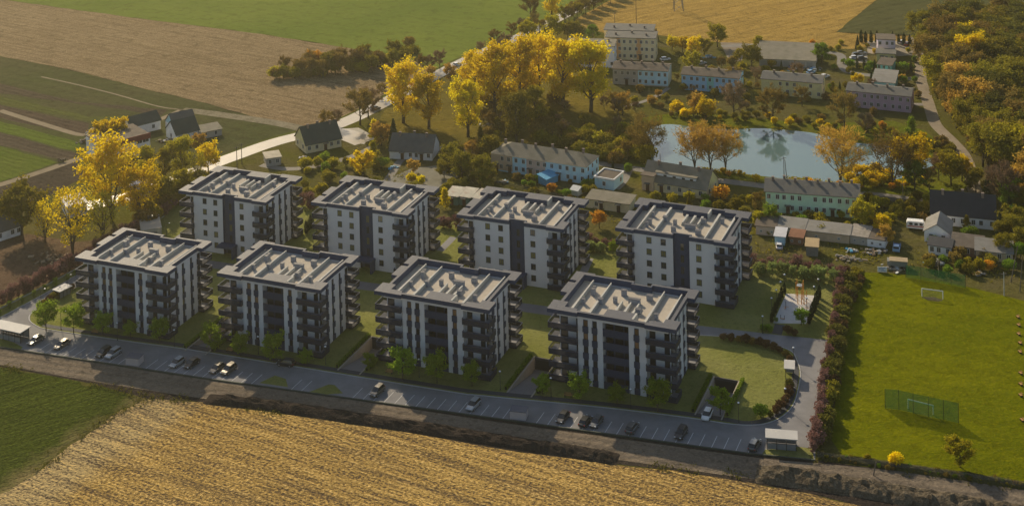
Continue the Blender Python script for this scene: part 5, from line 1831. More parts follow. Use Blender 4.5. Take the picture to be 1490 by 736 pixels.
def tree_model(seed, h=10.0, w=8.0, base=.25, limbs=9, subs=4, shape='round', leaves=2600, size=.5, spread=.06, stems=1, trunk=.03, up=.9, bare=False, wob=.04, gap=0.0):
    """a tapered trunk, limbs and side branches; leaf clumps gathered round the branch ends"""
    rg = random.Random(seed)
    T = MB()
    tips = []

    def env(t):     # crown radius at relative height t
        if shape == 'round':
            x = (t - base) / (1 - base)
            return w / 2 * math.sqrt(max(0, 1 - (2 * min(max(x, 0), 1) - 1) ** 2) * .95 + .05)
        if shape == 'poplar':
            x = min(max((t - base) / (1 - base), 0), 1)
            return w / 2 * (min(1, .35 + 1.6 * x) * (1 - max(0, x - .45) ** 1.7 * 2.1))
        if shape == 'cone':
            x = min(max((t - base) / (1 - base), 0), 1)
            return w / 2 * (1 - x) ** .75 * min(1, .5 + 3 * x)
        if shape == 'vase':
            return w / 2 * (.25 + .9 * min(1, max(0, t - base) * 1.6)) * (1 if t < .8 else 1 - (t - .8) * 2.2)
        return w / 2

    for st in range(stems):
        lean = Vector((0, 0, 0)) if stems == 1 else Vector((math.cos(st * 6.28 / stems + .4), math.sin(st * 6.28 / stems + .4), 0)) * w * .22 * rg.uniform(.6, 1.1)
        pts, rs = [], []
        n = 7
        hh = h * (.93 if stems == 1 else rg.uniform(.75, .95))
        tr = h * trunk * (1 if stems == 1 else .62)
        for k in range(n + 1):
            t = k / n
            pts.append(Vector((rg.gauss(0, wob) * h * t * .5, rg.gauss(0, wob) * h * t * .5, hh * t)) + lean * t ** 1.2)
            rs.append(max(.03, tr * (1 - t) ** .8 + .02))
        T.tube(pts, rs, 7)
        for i in range(limbs):
            t = base + (.94 - base) * (i + rg.random() * .8) / limbs
            q = t * n
            p0 = pts[int(q)].lerp(pts[min(n, int(q) + 1)], q - int(q))
            az = i * 2.4 + rg.random() * .9 + st * 1.7
            el = up * rg.uniform(.75, 1.2) * (.75 + .5 * t)
            out = Vector((math.cos(az), math.sin(az), 0))
            R_ = env(min(.97, t + .12)) * rg.uniform(.72, 1.05)
            ln = R_ / max(.35, math.cos(el))
            ln = min(ln, h * .5)
            d = (out * math.cos(el) + Vector((0, 0, math.sin(el)))).normalized()
            mid = p0 + d * ln * .5 + Vector((0, 0, -.02 * h))
            end = p0 + d * ln
            end.z = min(end.z, h * 1.0)
            r0 = max(.05, tr * (1 - t) * .55 + .02)
            T.tube([p0, mid, end], [r0, r0 * .6, .025], 5, cap=False)
            tips.append((end, 1.0, d))
            tips.append((mid.lerp(end, .4), .8, d))
            for j in range(subs):
                a = rg.uniform(.3, .95)
                s0 = p0.lerp(mid, a * 2) if a < .5 else mid.lerp(end, a * 2 - 1)
                dd = (d + Vector((rg.gauss(0, .6), rg.gauss(0, .6), rg.gauss(.25, .45)))).normalized()
                l2 = ln * rg.uniform(.25, .5)
                e2 = s0 + dd * l2
                T.tube([s0, s0.lerp(e2, .5) + Vector((0, 0, -.05 * l2)), e2], [r0 * .4, r0 * .28, .018], 4, cap=False)
                tips.append((e2, 1.0, dd))
                tips.append((s0.lerp(e2, .55), .7, dd))
    L = Leaves()
    sg = spread * (h + w) / 2
    wts = [q[1] * (1.0 if rg.random() > gap else .08) for q in tips]
    idx = rg.choices(range(len(tips)), weights=wts, k=leaves)
    for i in idx:
        p, _, d = tips[i]
        if bare:
            dd = (d + Vector((rg.gauss(0, .5), rg.gauss(0, .5), rg.gauss(.15, .4)))).normalized()
            q = p + dd * rg.random() * sg * 2.2 + Vector((rg.gauss(0, sg * .5), rg.gauss(0, sg * .5), rg.gauss(0, sg * .4)))
            L.leaf(rg, q, size, 2.3, .2, dd)
        else:
            q = p + Vector((rg.gauss(0, sg), rg.gauss(0, sg), rg.gauss(0, sg * .75)))
            if q.z < h * base * .5:
                continue
            L.leaf(rg, q, size * rg.uniform(.6, 1.3))
    return T.mesh('trunk', bark, True), L.mesh('crown', L_green)


def spruce_model(seed, h=12.0, w=5.0, leaves=2200, col_=False):
    rg = random.Random(seed)
    T = MB()
    T.tube([(0, 0, 0), (0, 0, h * .5), (0, 0, h * .97)], [h * .018, h * .012, .03], 6)
    L = Leaves()
    n = 16
    for k in range(leaves):
        t = rg.random() ** 1.25
        r = (w / 2 * (1 - t) ** .8 + .12) if not col_ else w / 2 * min(1, (1 - t) * 3.2) * (.8 + .2 * math.sin(t * 3))
        if not col_:
            r *= .72 + .28 * abs(math.sin(t * n * 3.14))
        a = rg.random() * 6.28
        q = r * (rg.random() ** .45)
        lobes = 1 + .16 * math.sin(a * 5 + t * 9)
        p = Vector((math.cos(a) * q * lobes, math.sin(a) * q * lobes, h * (.06 + .94 * t) - (q * .25 if not col_ else 0)))
        L.leaf(rg, p, (.55 if not col_ else .32) * (1.1 - .5 * t), 1.5, .5, Vector((math.cos(a), math.sin(a), -.35 if not col_ else 1.2)))
    return T.mesh('trunk', bark, True), L.mesh('crown', L_dark)


def bush_model(seed, h=2.4, w=3.0, leaves=900, size=.34, lump=5):
    rg = random.Random(seed)
    T = MB()
    for k in range(4):
        a = k * 1.6 + rg.random()
        T.tube([(0, 0, 0), (math.cos(a) * w * .12, math.sin(a) * w * .12, h * .35), (math.cos(a) * w * .3, math.sin(a) * w * .3, h * .75)], [.07, .05, .02], 4, cap=False)
    L = Leaves()
    cs = []
    for k in range(lump):
        a = k * 6.28 / lump + rg.random()
        r = w * .24 * rg.uniform(.5, 1.15)
        cs.append((Vector((math.cos(a) * r, math.sin(a) * r, h * rg.uniform(.34, .62))), w * rg.uniform(.2, .3), h * rg.uniform(.28, .4)))
    cs.append((Vector((0, 0, h * .55)), w * .28, h * .42))
    for k in range(leaves):
        c, r, rz = rg.choice(cs)
        d = Vector((rg.gauss(0, 1), rg.gauss(0, 1), rg.gauss(0, 1))).normalized()
        q = rg.random() ** .4 * rg.uniform(.85, 1.12)
        p = c + Vector((d.x * r * q, d.y * r * q, d.z * rz * q))
        if p.z < .05:
            continue
        L.leaf(rg, p, size * rg.uniform(.6, 1.3))
    return T.mesh('trunk', bark, True), L.mesh('crown', L_green)


# every model: (trunk mesh, crown mesh, height, width)
TM = {}


def model(key, fn, h, w, **k):
    TM[key] = (*fn(h=h, w=w, **k), h, w)


for i in range(3):
    model('poplar%d' % i, tree_model, 20, 13, seed=20 + i, base=.13, limbs=17, subs=5, shape='poplar', leaves=7500, size=.62, spread=.05, up=1.0, gap=.1)
for i in range(2):
    model('gold%d' % i, tree_model, 17, 15, seed=40 + i, base=.16, limbs=8, subs=5, shape='vase', leaves=4300, size=.6, spread=.045, stems=3, up=.95, gap=.25)
for i in range(2):
    model('open%d' % i, tree_model, 14, 13, seed=50 + i, base=.14, limbs=7, subs=6, shape='vase', leaves=1500, size=.5, spread=.04, stems=4, up=.95, gap=.3)
for i in range(2):
    model('willow%d' % i, tree_model, 13.5, 15, seed=60 + i, base=.22, limbs=9, subs=7, shape='round', leaves=3000, size=.5, spread=.05, stems=3, up=.75, bare=True)
for i in range(2):
    model('bare%d' % i, tree_model, 10, 9, seed=70 + i, base=.25, limbs=11, subs=7, shape='round', leaves=1900, size=.55, spread=.05, up=.85, bare=True)
for i in range(3):
    model('round%d' % i, tree_model, 8, 7.5, seed=80 + i, base=.18, limbs=13, subs=5, shape='round', leaves=3300, size=.5, spread=.062, up=.7)
for i in range(3):
    model('wood%d' % i, tree_model, 13, 10.5, seed=90 + i, base=.3, limbs=13, subs=5, shape='round', leaves=3600, size=.6, spread=.06, up=.75, gap=.1)
for i in range(2):
    model('street%d' % i, tree_model, 5, 4.2, seed=100 + i, base=.2, limbs=14, subs=5, shape='round', leaves=2600, size=.3, spread=.055, up=.7, trunk=.016)
model('cone0', tree_model, 10, 5, seed=110, base=.08, limbs=22, subs=4, shape='cone', leaves=3000, size=.42, spread=.05, up=.6, trunk=.014)
model('spruce0', spruce_model, 12, 5, seed=120)
model('thuja0', spruce_model, 4, 1.2, seed=121, leaves=700, col_=True)
for i in range(3):
    model('bush%d' % i, bush_model, 2.4, 3.0, seed=130 + i)
for i in range(2):
    model('thicket%d' % i, bush_model, 4.5, 6.0, seed=140 + i, leaves=2000, size=.5, lump=8)
model('wispy0', tree_model, 3, 2.6, seed=150, base=.05, limbs=9, subs=5, shape='vase', leaves=900, size=.26, spread=.06, stems=3, up=1.0, trunk=.012)
trg = random.Random(77)


def plant(kind, leaf, u, v, hpx, label, cat='tree', group=None, wpx=None, name=None, at=None, hm=None):
    """a tree or shrub standing at photo pixel u, v, hpx pixels tall there"""
    vs = [k_ for k_ in TM if k_.rstrip('0123456789') == kind]
    tm, cm, h0, w0 = TM[vs[trg.randrange(len(vs))]]
    p = at if at is not None else G(u, v)
    s_ = ppm(v) if at is None else 1
    h = hm if hm else hpx / s_
    sz = h / h0
    sx = sz if not wpx else wpx / s_ / w0
    if cat == 'shrub' and name and name != 'shrub':
        cat = name.replace('_', ' ')
    t = thing(name or {'bush': 'shrub', 'thicket': 'shrub', 'spruce': 'spruce_tree', 'thuja': 'thuja', 'wispy': 'shrub', 'poplar': 'poplar_tree', 'willow': 'willow_tree', 'street': 'street_tree', 'cone': 'birch_tree'}.get(kind, 'tree'), label, cat, p, trg.random() * 6.28, group, (sx * trg.uniform(.93, 1.07), sx * trg.uniform(.93, 1.07), sz))
    add('trunk', tm, t)
    c = add('crown', cm, t)
    c.material_slots[0].link = 'OBJECT'
    c.material_slots[0].material = LEAF[leaf]
    return t


# the tall yellow trees of the slope
for args in (
        ('poplar', 'gold', 587, 179, 77, 'golden tree with dark trunk nearest the road junction, first of the poplar slope'),
        ('poplar', 'gold', 624, 187, 72, 'thin golden tree between the junction tree and the bright yellow one'),
        ('poplar', 'yellow', 681, 199, 75, 'brightest yellow tree, compact crown, standing alone at the foot of the slope'),
        ('poplar', 'gold', 720, 169, 94, 'tall gold poplar with bare lower trunk behind the brightest yellow tree'),
        ('poplar', 'gold', 692, 150, 70, 'golden poplar beside the main road, rear left of the poplar group'),
        ('poplar', 'gold', 757, 152, 86, 'broad golden poplar at the left of the main poplar wall'),
        ('poplar', 'gold', 785, 140, 78, 'golden poplar in the rear of the poplar wall before the pale block'),
        ('poplar', 'gold', 820, 156, 91, 'golden poplar in the middle of the poplar wall with forked trunk'),
        ('poplar', 'yellow', 860, 163, 94, 'yellow poplar with straight dark trunk at the right end of the poplar wall'),
        ('poplar', 'yolive', 779, 189, 58, 'slender half-bare olive poplar in front of the poplar wall'),
        ('poplar', 'olive', 752, 209, 68, 'dark olive tree standing closest behind the row house'),
        ('poplar', 'gold', 803, 30, 44, 'tall golden tree at the top of the picture beside the main road'),
        ('round', 'yolive', 805, 57, 30, 'olive-yellow round tree below the tall golden roadside tree'),
        ('round', 'rust', 627, 112, 14, 'small red-orange tree by the road behind the golden junction tree'),
        ('round', 'rust', 655, 118, 22, 'orange-brown tree by the main road between poplars'),
        ('spruce', 'dark', 573, 214, 42, 'dark green spruce beside the orange birches and the low white house'),
        ('cone', 'yellow', 545, 206, 36, 'yellow cone-shaped birch standing above the spruce'),
        ('cone', 'yolive', 543, 240, 40, 'yellow-green birch below the cone-shaped yellow birch'),
        ('round', 'rust', 555, 212, 30, 'dark red-brown tree squeezed beside the spruce'),
        ('round', 'gold', 528, 258, 34, 'orange-gold young tree in the garden scrub above the second courtyard block'),
        ('bush', 'yellow', 599, 265, 15, 'bright yellow little bush, left one of the yellow pair on the paved yard'),
        ('bush', 'yellow', 612, 268, 14, 'bright yellow little bush, right one of the yellow pair on the paved yard'),
        ('cone', 'yellow', 648, 304, 34, 'yellow birch next to the teal garden sheds'),
        ('round', 'orange', 872, 332, 22, 'glowing orange maple between third and fourth courtyard blocks'),
        ('bush', 'orange', 803, 279, 14, 'small orange-yellow bush below the blue lean-to'),
        ('bush', 'fresh', 816, 284, 8, 'tiny lime bush right of the orange-yellow garden bush'),
        ('round', 'rust', 602, 252, 18, 'rust-coloured round shrub before the low white house'),
        ('round', 'olive', 702, 268, 36, 'olive tree at the left end of the row house'),
        ('round', 'rust', 688, 232, 24, 'rust-orange tree rising between low white house and row house'),
        ('round', 'olive', 715, 236, 34, 'olive tree directly behind the left end of the row house'),
        ('round', 'olive', 655, 246, 34, 'broad olive-brown tree in the garden right of the low white house'),
        ('round', 'olive', 672, 262, 36, 'dense dark olive tree in the middle of the allotments'),
        ('cone', 'olive', 700, 210, 28, 'slim olive conifer in the meadow below the brightest yellow tree')):
    plant(*args)
# pond trees
for args in (
        ('willow', 'brown', 942, 230, 52, 'bare brown spreading willow at the left pond corner'),
        ('willow', 'rust', 1011, 245, 52, 'left one of the three orange willows on the near pond bank'),
        ('willow', 'rust', 1034, 248, 56, 'middle one of the three orange willows on the near pond bank'),
        ('willow', 'rust', 1056, 246, 48, 'right one of the three orange willows on the near pond bank, before the reeds'),
        ('willow', 'rust', 1223, 267, 66, 'big orange willow alone before the right half of the pond'),
        ('willow', 'brown', 1300, 272, 64, 'bare pinkish-brown willow with spreading limbs beside the yellow tree'),
        ('wood', 'gold', 1325, 268, 62, 'tall yellow-green tree crowded behind the bare pinkish-brown willow'),
        ('round', 'green', 1331, 276, 36, 'dark green shrub tree at the foot of the tall yellow-green tree'),
        ('cone', 'fresh', 1326, 203, 36, 'fresh green-yellow round-topped tree on the far bank by the dirt lane'),
        ('bare', 'twig', 1068, 172, 42, 'bare brown tree on the far bank with its mirror image in the pond'),
        ('bare', 'brown', 1125, 179, 42, 'brown bare tree on the far bank below the yellow house'),
        ('bare', 'brown', 1229, 188, 44, 'slender rust-brown tree on the far bank below the dusky pink house'),
        ('bare', 'brown', 1167, 155, 24, 'small brown tree before the right corner of the yellow house'),
        ('bare', 'twig', 1260, 196, 26, 'thin grey tree at the water edge right of the rust-brown tree'),
        ('bush', 'orange', 1284, 188, 12, 'small orange bush on the far bank below the pink house'),
        ('round', 'gold', 1027, 176, 28, 'yellow-orange tree on the far bank, right of a group of low yellow bushes'),
        ('round', 'rust', 1015, 168, 28, 'rust-coloured tree on the far bank behind the yellow-orange one'),
        ('bush', 'gold', 996, 172, 16, 'low yellow bush at the pond end below the grey and blue house'),
        ('bush', 'gold', 985, 164, 18, 'yellow bush above the pond end, higher than its neighbour'),
        ('bush', 'rust', 958, 140, 10, 'small rust bush on the garden path below the grey and blue house'),
        ('bush', 'rust', 948, 152, 14, 'rust-orange shrub on the slope between poplars and pond'),
        ('round', 'rust', 906, 168, 28, 'orange-tipped tree at the end of the poplar slope'),
        ('cone', 'olive', 901, 205, 26, 'dull green cone-shaped tree by the brown thicket near the pond')):
    plant(*args)
# trees round the far blocks
for args in (
        ('spruce', 'dark', 955, 59, 18, 'small dark spruce at the corner of the farthest cream block'), ('round', 'green', 863, 58, 19, 'round dark green tree left of the farthest cream block'),
        ('round', 'olive', 826, 55, 20, 'olive round tree by the main road, left of a pair'), ('round', 'olive', 838, 57, 22, 'olive round tree by the main road, right of a pair'), ('round', 'yolive', 1044, 69, 29, 'large yellow-green weeping tree at the edge of the cornfield'),
        ('round', 'yellow', 978, 74, 18, 'yellow tree in the gardens beside the cream block, first of a clump'), ('round', 'gold', 993, 76, 20, 'golden tree in the gardens beside the cream block, second of the clump'), ('round', 'gold', 1010, 82, 24, 'golden tree in the gardens, widest of the clump'),
        ('round', 'yolive', 1025, 80, 22, 'yellow-green tree in the gardens, right end of the clump'), ('round', 'yolive', 1007, 107, 28, 'yellow-green round tree before the blue house'), ('bush', 'yellow', 759, 66, 14, 'golden bush at the roadside bend'),
        ('round', 'yolive', 768, 60, 26, 'olive bare-topped tree at the roadside bend'), ('round', 'yolive', 1104, 70, 15, 'yellow-green tree before the rear garage row'), ('round', 'olive', 1094, 98, 28, 'dense olive tree at the left end of the garage rows'), ('round', 'yolive', 1077, 92, 18, 'small olive tree next to the dense one by the garages'),
        ('round', 'green', 1196, 92, 25, 'green tree at the right end of the garage rows'), ('spruce', 'dark', 1137, 103, 15, 'small dark spruce before the front garage row'), ('bush', 'orange', 1182, 66, 9, 'orange bush at the cornfield edge behind the garages'),
        ('spruce', 'dark', 1248, 72, 20, 'dark spruce at the left end of the dark hedge beyond the lilac house'), ('round', 'gold', 1248, 127, 17, 'golden spreading bush before the pink house'), ('cone', 'yolive', 1212, 137, 20, 'yellow-green small tree between yellow and pink houses'),
        ('spruce', 'dark', 1268, 119, 16, 'dark spruce left of the teal house'), ('spruce', 'dark', 1222, 130, 11, 'little dark spruce below the golden spreading bush'), ('bush', 'rust', 1312, 120, 12, 'red bush at the garden right of the teal house'), ('round', 'green', 1315, 124, 12, 'dark green bush below the red bush'),
        ('bush', 'gold', 1273, 78, 8, 'orange bush at the left wall of the lilac house'), ('bare', 'brown', 1068, 128, 26, 'brown tree overlapping the blue house right end'), ('bare', 'twig', 1160, 118, 22, 'grey bare tree above the yellow house'), ('bush', 'rust', 1139, 113, 10, 'red bush above the yellow house'), ('bare', 'twig', 1100, 122, 20, 'bare tree left of the yellow house')):
    plant(*args)
# left: gold trees and the farm
for args in (
        ('gold', 'gold', 163, 322, 106, 'largest gold tree, many stems, between the fascia building and the estate'),
        ('gold', 'gold', 205, 322, 70, 'gold tree right of the largest gold tree, reaching toward the first courtyard block', 'tree', None, 70),
        ('open', 'gold', 106, 368, 82, 'half-bare gold tree with visible limbs above the bare earth'),
        ('open', 'gold', 66, 352, 52, 'small sparse yellow tree left of the half-bare gold tree'),
        ('open', 'yolive', 150, 350, 60, 'sparse olive-gold tree behind the half-bare gold tree, over the purple hedge'),
        ('round', 'olive', 32, 342, 66, 'big dull green willow beside the white low house at the picture edge'),
        ('round', 'gold', 149, 216, 36, 'left one of two gold-brown trees by the white barn'), ('round', 'gold', 170, 213, 38, 'right one of two gold-brown trees by the white barn'),
        ('poplar', 'yolive', 214, 264, 46, 'olive-gold tree before the fascia building, left of three'), ('poplar', 'yolive', 240, 262, 44, 'olive-gold tree between fascia building and road, middle of three'), ('poplar', 'yolive', 264, 260, 56, 'tallest olive-gold tree by the road, right of three'),
        ('round', 'rust', 288, 223, 26, 'rust-coloured tree beside the white farmhouses'), ('round', 'gold', 303, 250, 36, 'golden tree at the roadside below the farmhouses'),
        ('open', 'yolive', 288, 268, 40, 'thin olive tree on the road slope left of the first courtyard block'), ('bush', 'yellow', 278, 172, 9, 'yellow bush behind the rear farm building'), ('round', 'olive', 236, 302, 40, 'olive tree on the slope behind the utility house'), ('round', 'yolive', 266, 288, 36, 'yellow-olive tree above the purple hedge by the first courtyard block')):
    plant(*args)
# the little wood in the stubble field
gw = 'shrubs and trees of the small grove in the stubble field'
grg = random.Random(3)
for k in range(46):
    t = k / 45
    u = 402 + 200 * t + grg.gauss(0, 5)
    v = 117 - 32 * t ** 1.6 + grg.gauss(0, 3.0) - (6 if k % 3 == 0 else 0)
    kind, lf = grg.choice((('thicket', 'olive'), ('round', 'olive'), ('thicket', 'yolive'), ('round', 'brown'), ('bare', 'brown'), ('thicket', 'brown'), ('round', 'olive')))
    hp = grg.uniform(17, 30) * (1 - .25 * abs(t - .5)) * (.8 if kind == 'thicket' else 1)
    plant(kind, lf, u, v, hp, 'one of the olive and brown trees crowded in the small grove in the stubble field', 'tree', gw, name='grove_tree')
plant('round', 'orange', 459, 104, 26, 'orange-topped tree sticking out of the small grove in the stubble field')
# roadside trees
gr = 'bare brownish trees lining the main road'
for k, (u, v, hp) in enumerate(((475, 190, 24), (490, 184, 20), (524, 182, 44), (536, 172, 36), (556, 143, 18), (640, 100, 22), (612, 104, 20), (625, 103, 18), (720, 68, 20), (735, 76, 22), (745, 55, 18), (760, 49, 18), (778, 39, 16), (725, 82, 20), (785, 52, 20), (700, 80, 16), (772, 30, 30))):
    plant('bare', 'twig' if k % 2 else 'brown', u, v, hp, 'one of the nearly bare brownish trees along the main road', 'tree', gr)
gr2 = 'olive trees along the far stretch of the main road'
for k in range(16):
    t = k / 15
    u, v = 822 + t * 90, 31 - t * 42
    plant('bare' if k % 2 else 'round', 'brown' if k % 3 else 'yolive', u, v + (4 if k % 2 else 0), 20 - 4 * t, 'one of the small trees lining the far stretch of the main road', 'tree', gr2)
# the autumn wood at the right
gw2 = 'trees of the mixed autumn wood beside the dirt lane'
wrg = random.Random(8)
poly = [(1336, 62), (1350, 112), (1362, 142), (1380, 182), (1405, 212), (1425, 245), (1440, 262), (1470, 285), (1500, 300), (1560, 320), (1620, 310), (1600, 140), (1560, 50), (1490, 42), (1400, 48)]


def inside(x, y, pl):
    c = False
    for (x0, y0), (x1, y1) in zip(pl, pl[1:] + pl[:1]):
        if (y0 > y) != (y1 > y) and x < (x1 - x0) * (y - y0) / (y1 - y0) + x0:
            c = not c
    return c


placed = []
tries = 0
while len(placed) < 190 and tries < 20000:
    tries += 1
    u, v = wrg.uniform(1330, 1600), wrg.uniform(42, 318)
    if not inside(u, v, poly):
        continue
    s_ = ppm(v)
    if any(abs(u - a) < 3.6 * s_ and abs(v - b) < 2.4 * s_ for a, b in placed):
        continue
    placed.append((u, v))
for u, v in placed:
    lf = wrg.choices(('olive', 'brown', 'yolive', 'moss', 'rust', 'gold', 'gold'), weights=(40, 30, 6, 18, 3, 1, 1))[0]
    plant('wood', lf, u, v, wrg.uniform(10.5, 15.5) * ppm(v), 'one of the olive, brown and yellow trees in the wood along the dirt lane', 'tree', gw2, name='wood_tree')
for args in (('wood', 'gold', 1372, 142, 34, 'yellow tree at the wood edge by the bend of the dirt lane'), ('wood', 'yellow', 1421, 158, 38, 'bright yellow tree standing out in the middle of the wood'), ('wood', 'gold', 1466, 150, 34, 'golden tree in the wood near the picture edge'), ('wood', 'yolive', 1362, 104, 30, 'yellow-green tree at the wood edge beside the lane'),
             ('wood', 'rust', 1441, 72, 26, 'rust-red tree in the rear of the wood'), ('wood', 'orange', 1352, 58, 22, 'orange tree at the far corner of the wood'), ('wood', 'green', 1345, 46, 26, 'dark green tree at the far corner of the wood'),
             ('spruce', 'dark', 1437, 300, 44, 'dark spruce at the lane end beside the black-roofed farmhouse'), ('bare', 'twig', 1458, 306, 54, 'grey-pink bare tree beside the dark spruce at the lane end'),
             ('bare', 'twig', 1366, 262, 28, 'pale grey bare bush tree between pond end and dirt lane'), ('round', 'yolive', 1384, 270, 40, 'yellow-green shrub tree beside the pale grey one at the lane'), ('round', 'gold', 1400, 264, 32, 'golden shrub tree at the lower bend of the dirt lane'), ('round', 'olive', 1420, 280, 30, 'olive shrub tree where the dirt lane ends'), ('bare', 'brown', 1352, 276, 26, 'brown shrub between the yellow trees and the lane')):
    plant(*args)
# scrub, thickets and garden bushes, grouped by the place they grow
def scatter(n, box, kinds, h, label, group, seed, cat='shrub', pl=None, name='shrub', mind=0, avoid=()):
    rg = random.Random(seed)
    got = []
    tr = 0
    while len(got) < n and tr < 6000:
        tr += 1
        u, v = rg.uniform(box[0], box[2]), rg.uniform(box[1], box[3])
        if pl and not inside(u, v, pl):
            continue
        if any(a0 < u < a1 and b0 < v < b1 for a0, b0, a1, b1 in avoid):
            continue
        if mind and any((u - a) ** 2 + ((v - b) * 1.6) ** 2 < mind ** 2 for a, b in got):
            continue
        got.append((u, v))
        kd, lf = rg.choice(kinds)
        plant(kd, lf, u, v, rg.uniform(*h), label, cat, group, name=name)


TH_ = (('thicket', 'brown'), ('thicket', 'olive'), ('thicket', 'olive'), ('bare', 'brown'), ('thicket', 'yolive'))
scatter(44, (768, 196, 945, 240), TH_, (15, 26), 'one of the brown and olive shrubs in the thicket between row house and pond', 'brown thicket behind the row house', 21, name='thicket_shrub', mind=7, pl=[(765, 205), (800, 196), (880, 186), (930, 200), (945, 235), (905, 242), (850, 228), (800, 218)])
scatter(30, (700, 150, 900, 205), (('bare', 'brown'), ('bush', 'olive'), ('thicket', 'brown'), ('bare', 'twig')), (10, 26), 'one of the brown saplings and shrubs below the yellow poplars', 'undergrowth below the yellow poplars', 22, name='sapling', mind=10)
scatter(34, (440, 236, 640, 300), (('bush', 'yolive'), ('thicket', 'olive'), ('bush', 'fresh'), ('round', 'olive'), ('thicket', 'yolive')), (9, 20), 'one of the olive and yellow-green shrubs in the gardens above the second courtyard block', 'garden scrub above the second courtyard block', 23, name='garden_bush', mind=11, avoid=((560, 238, 690, 275),))
scatter(26, (200, 268, 300, 335), (('round', 'yolive'), ('thicket', 'olive'), ('bush', 'brown'), ('open', 'yolive')), (14, 30), 'one of the olive and gold shrubs on the slope left of the first courtyard block', 'scrub on the slope by the first courtyard block', 24, name='slope_shrub', mind=10, pl=[(195, 330), (300, 262), (322, 262), (300, 285), (250, 302), (205, 340)])
scatter(22, (640, 215, 720, 290), (('thicket', 'olive'), ('thicket', 'brown'), ('bush', 'olive'), ('round', 'olive')), (10, 22), 'one of the olive-brown shrubs between the low white house and the row house', 'garden shrubs left of the row house', 25, name='garden_bush', mind=10)
scatter(30, (745, 262, 900, 300), (('bush', 'olive'), ('bush', 'green'), ('bush', 'brown'), ('thicket', 'olive')), (6, 14), 'one of the low dark green bushes in the gardens before the row house', 'garden bushes before the row house', 26, name='garden_bush', mind=9, avoid=((785, 255, 825, 280), (868, 262, 910, 280)))
scatter(34, (905, 290, 1105, 325), (('bush', 'olive'), ('thicket', 'olive'), ('bush', 'brown'), ('bush', 'green'), ('bush', 'yolive')), (8, 18), 'one of the olive garden bushes behind the fourth courtyard block', 'garden bushes behind the fourth courtyard block', 27, name='garden_bush', mind=10)
scatter(36, (1100, 318, 1345, 345), (('bush', 'olive'), ('bush', 'green'), ('thicket', 'olive'), ('bush', 'yolive'), ('bush', 'brown')), (8, 18), 'one of the garden bushes between mint house and allotment sheds', 'garden bushes below the mint house', 28, name='garden_bush', mind=9, avoid=((1300, 322, 1350, 345),))
scatter(26, (1352, 335, 1490, 400), (('bush', 'olive'), ('bush', 'green'), ('thicket', 'green'), ('bush', 'brown'), ('bush', 'yolive')), (9, 18), 'one of the bushes in the gardens round the black-roofed farmhouse', 'garden bushes by the farmhouse', 29, name='garden_bush', mind=11)
scatter(24, (1455, 290, 1520, 380), (('wood', 'olive'), ('round', 'green'), ('round', 'olive'), ('spruce', 'dark')), (22, 40), 'one of the dark trees at the picture edge right of the farmhouse', 'dark trees right of the farmhouse', 30, 'tree', mind=14, name='tree')
scatter(20, (1255, 292, 1350, 318), (('bush', 'olive'), ('thicket', 'olive'), ('bush', 'yolive')), (10, 18), 'one of the hedge shrubs along the lane between mint house and farmhouse', 'hedge shrubs by the lane near the mint house', 31, name='hedge_shrub', mind=8)
scatter(34, (960, 168, 1345, 206), (('bush', 'olive'), ('bush', 'gold'), ('bush', 'brown'), ('thicket', 'olive'), ('bush', 'yolive')), (7, 13), 'one of the small shrubs and reeds on the far pond bank', 'shrubs on the far pond bank', 32, name='bank_shrub', mind=9, pl=[(955, 178), (1000, 172), (1060, 180), (1120, 180), (1200, 188), (1260, 194), (1340, 208), (1355, 222), (1345, 200), (1280, 182), (1180, 176), (1060, 166), (990, 160), (950, 170)])
scatter(22, (1040, 244, 1345, 278), (('bush', 'gold'), ('bush', 'yolive'), ('bush', 'orange')), (6, 12), 'one of the yellow shrubs and reeds on the near pond bank', 'yellow shrubs on the near pond bank', 33, name='bank_shrub', mind=7, pl=[(1042, 250), (1085, 254), (1090, 260), (1160, 264), (1230, 270), (1300, 268), (1345, 255), (1350, 268), (1300, 276), (1200, 276), (1090, 266), (1045, 258)])
scatter(14, (1225, 250, 1300, 276), (('thicket', 'gold'), ('bush', 'yolive')), (13, 18), 'one of the golden shrubs between the two big willows', 'golden shrubs between the big willows', 34, name='bank_shrub', mind=7)
scatter(24, (1345, 205, 1385, 250), (('bush', 'olive'), ('thicket', 'olive'), ('bush', 'brown')), (8, 14), 'one of the olive shrubs between pond end and dirt lane', 'shrubs between pond end and dirt lane', 35, name='bank_shrub', mind=6, pl=[(1345, 212), (1375, 205), (1400, 235), (1395, 250), (1360, 245), (1370, 238)])
scatter(26, (985, 96, 1130, 132), (('bush', 'olive'), ('bare', 'brown'), ('bush', 'yolive'), ('bush', 'brown')), (7, 15), 'one of the garden shrubs among the sheds behind the blue house', 'garden shrubs behind the blue house', 36, mind=8)
scatter(26, (1205, 62, 1335, 130), (('bush', 'green'), ('bush', 'olive'), ('bush', 'yolive')), (6, 11), 'one of the small garden shrubs round the lilac and teal houses', 'garden shrubs round the lilac house', 37, mind=9, avoid=((1270, 60, 1306, 92), (1240, 76, 1262, 92)))
scatter(30, (885, 130, 1340, 172), (('bush', 'olive'), ('bush', 'brown'), ('bare', 'twig'), ('bush', 'yolive')), (8, 14), 'one of the small shrubs in the gardens below the two-storey houses', 'garden shrubs below the two-storey houses', 38, mind=14)
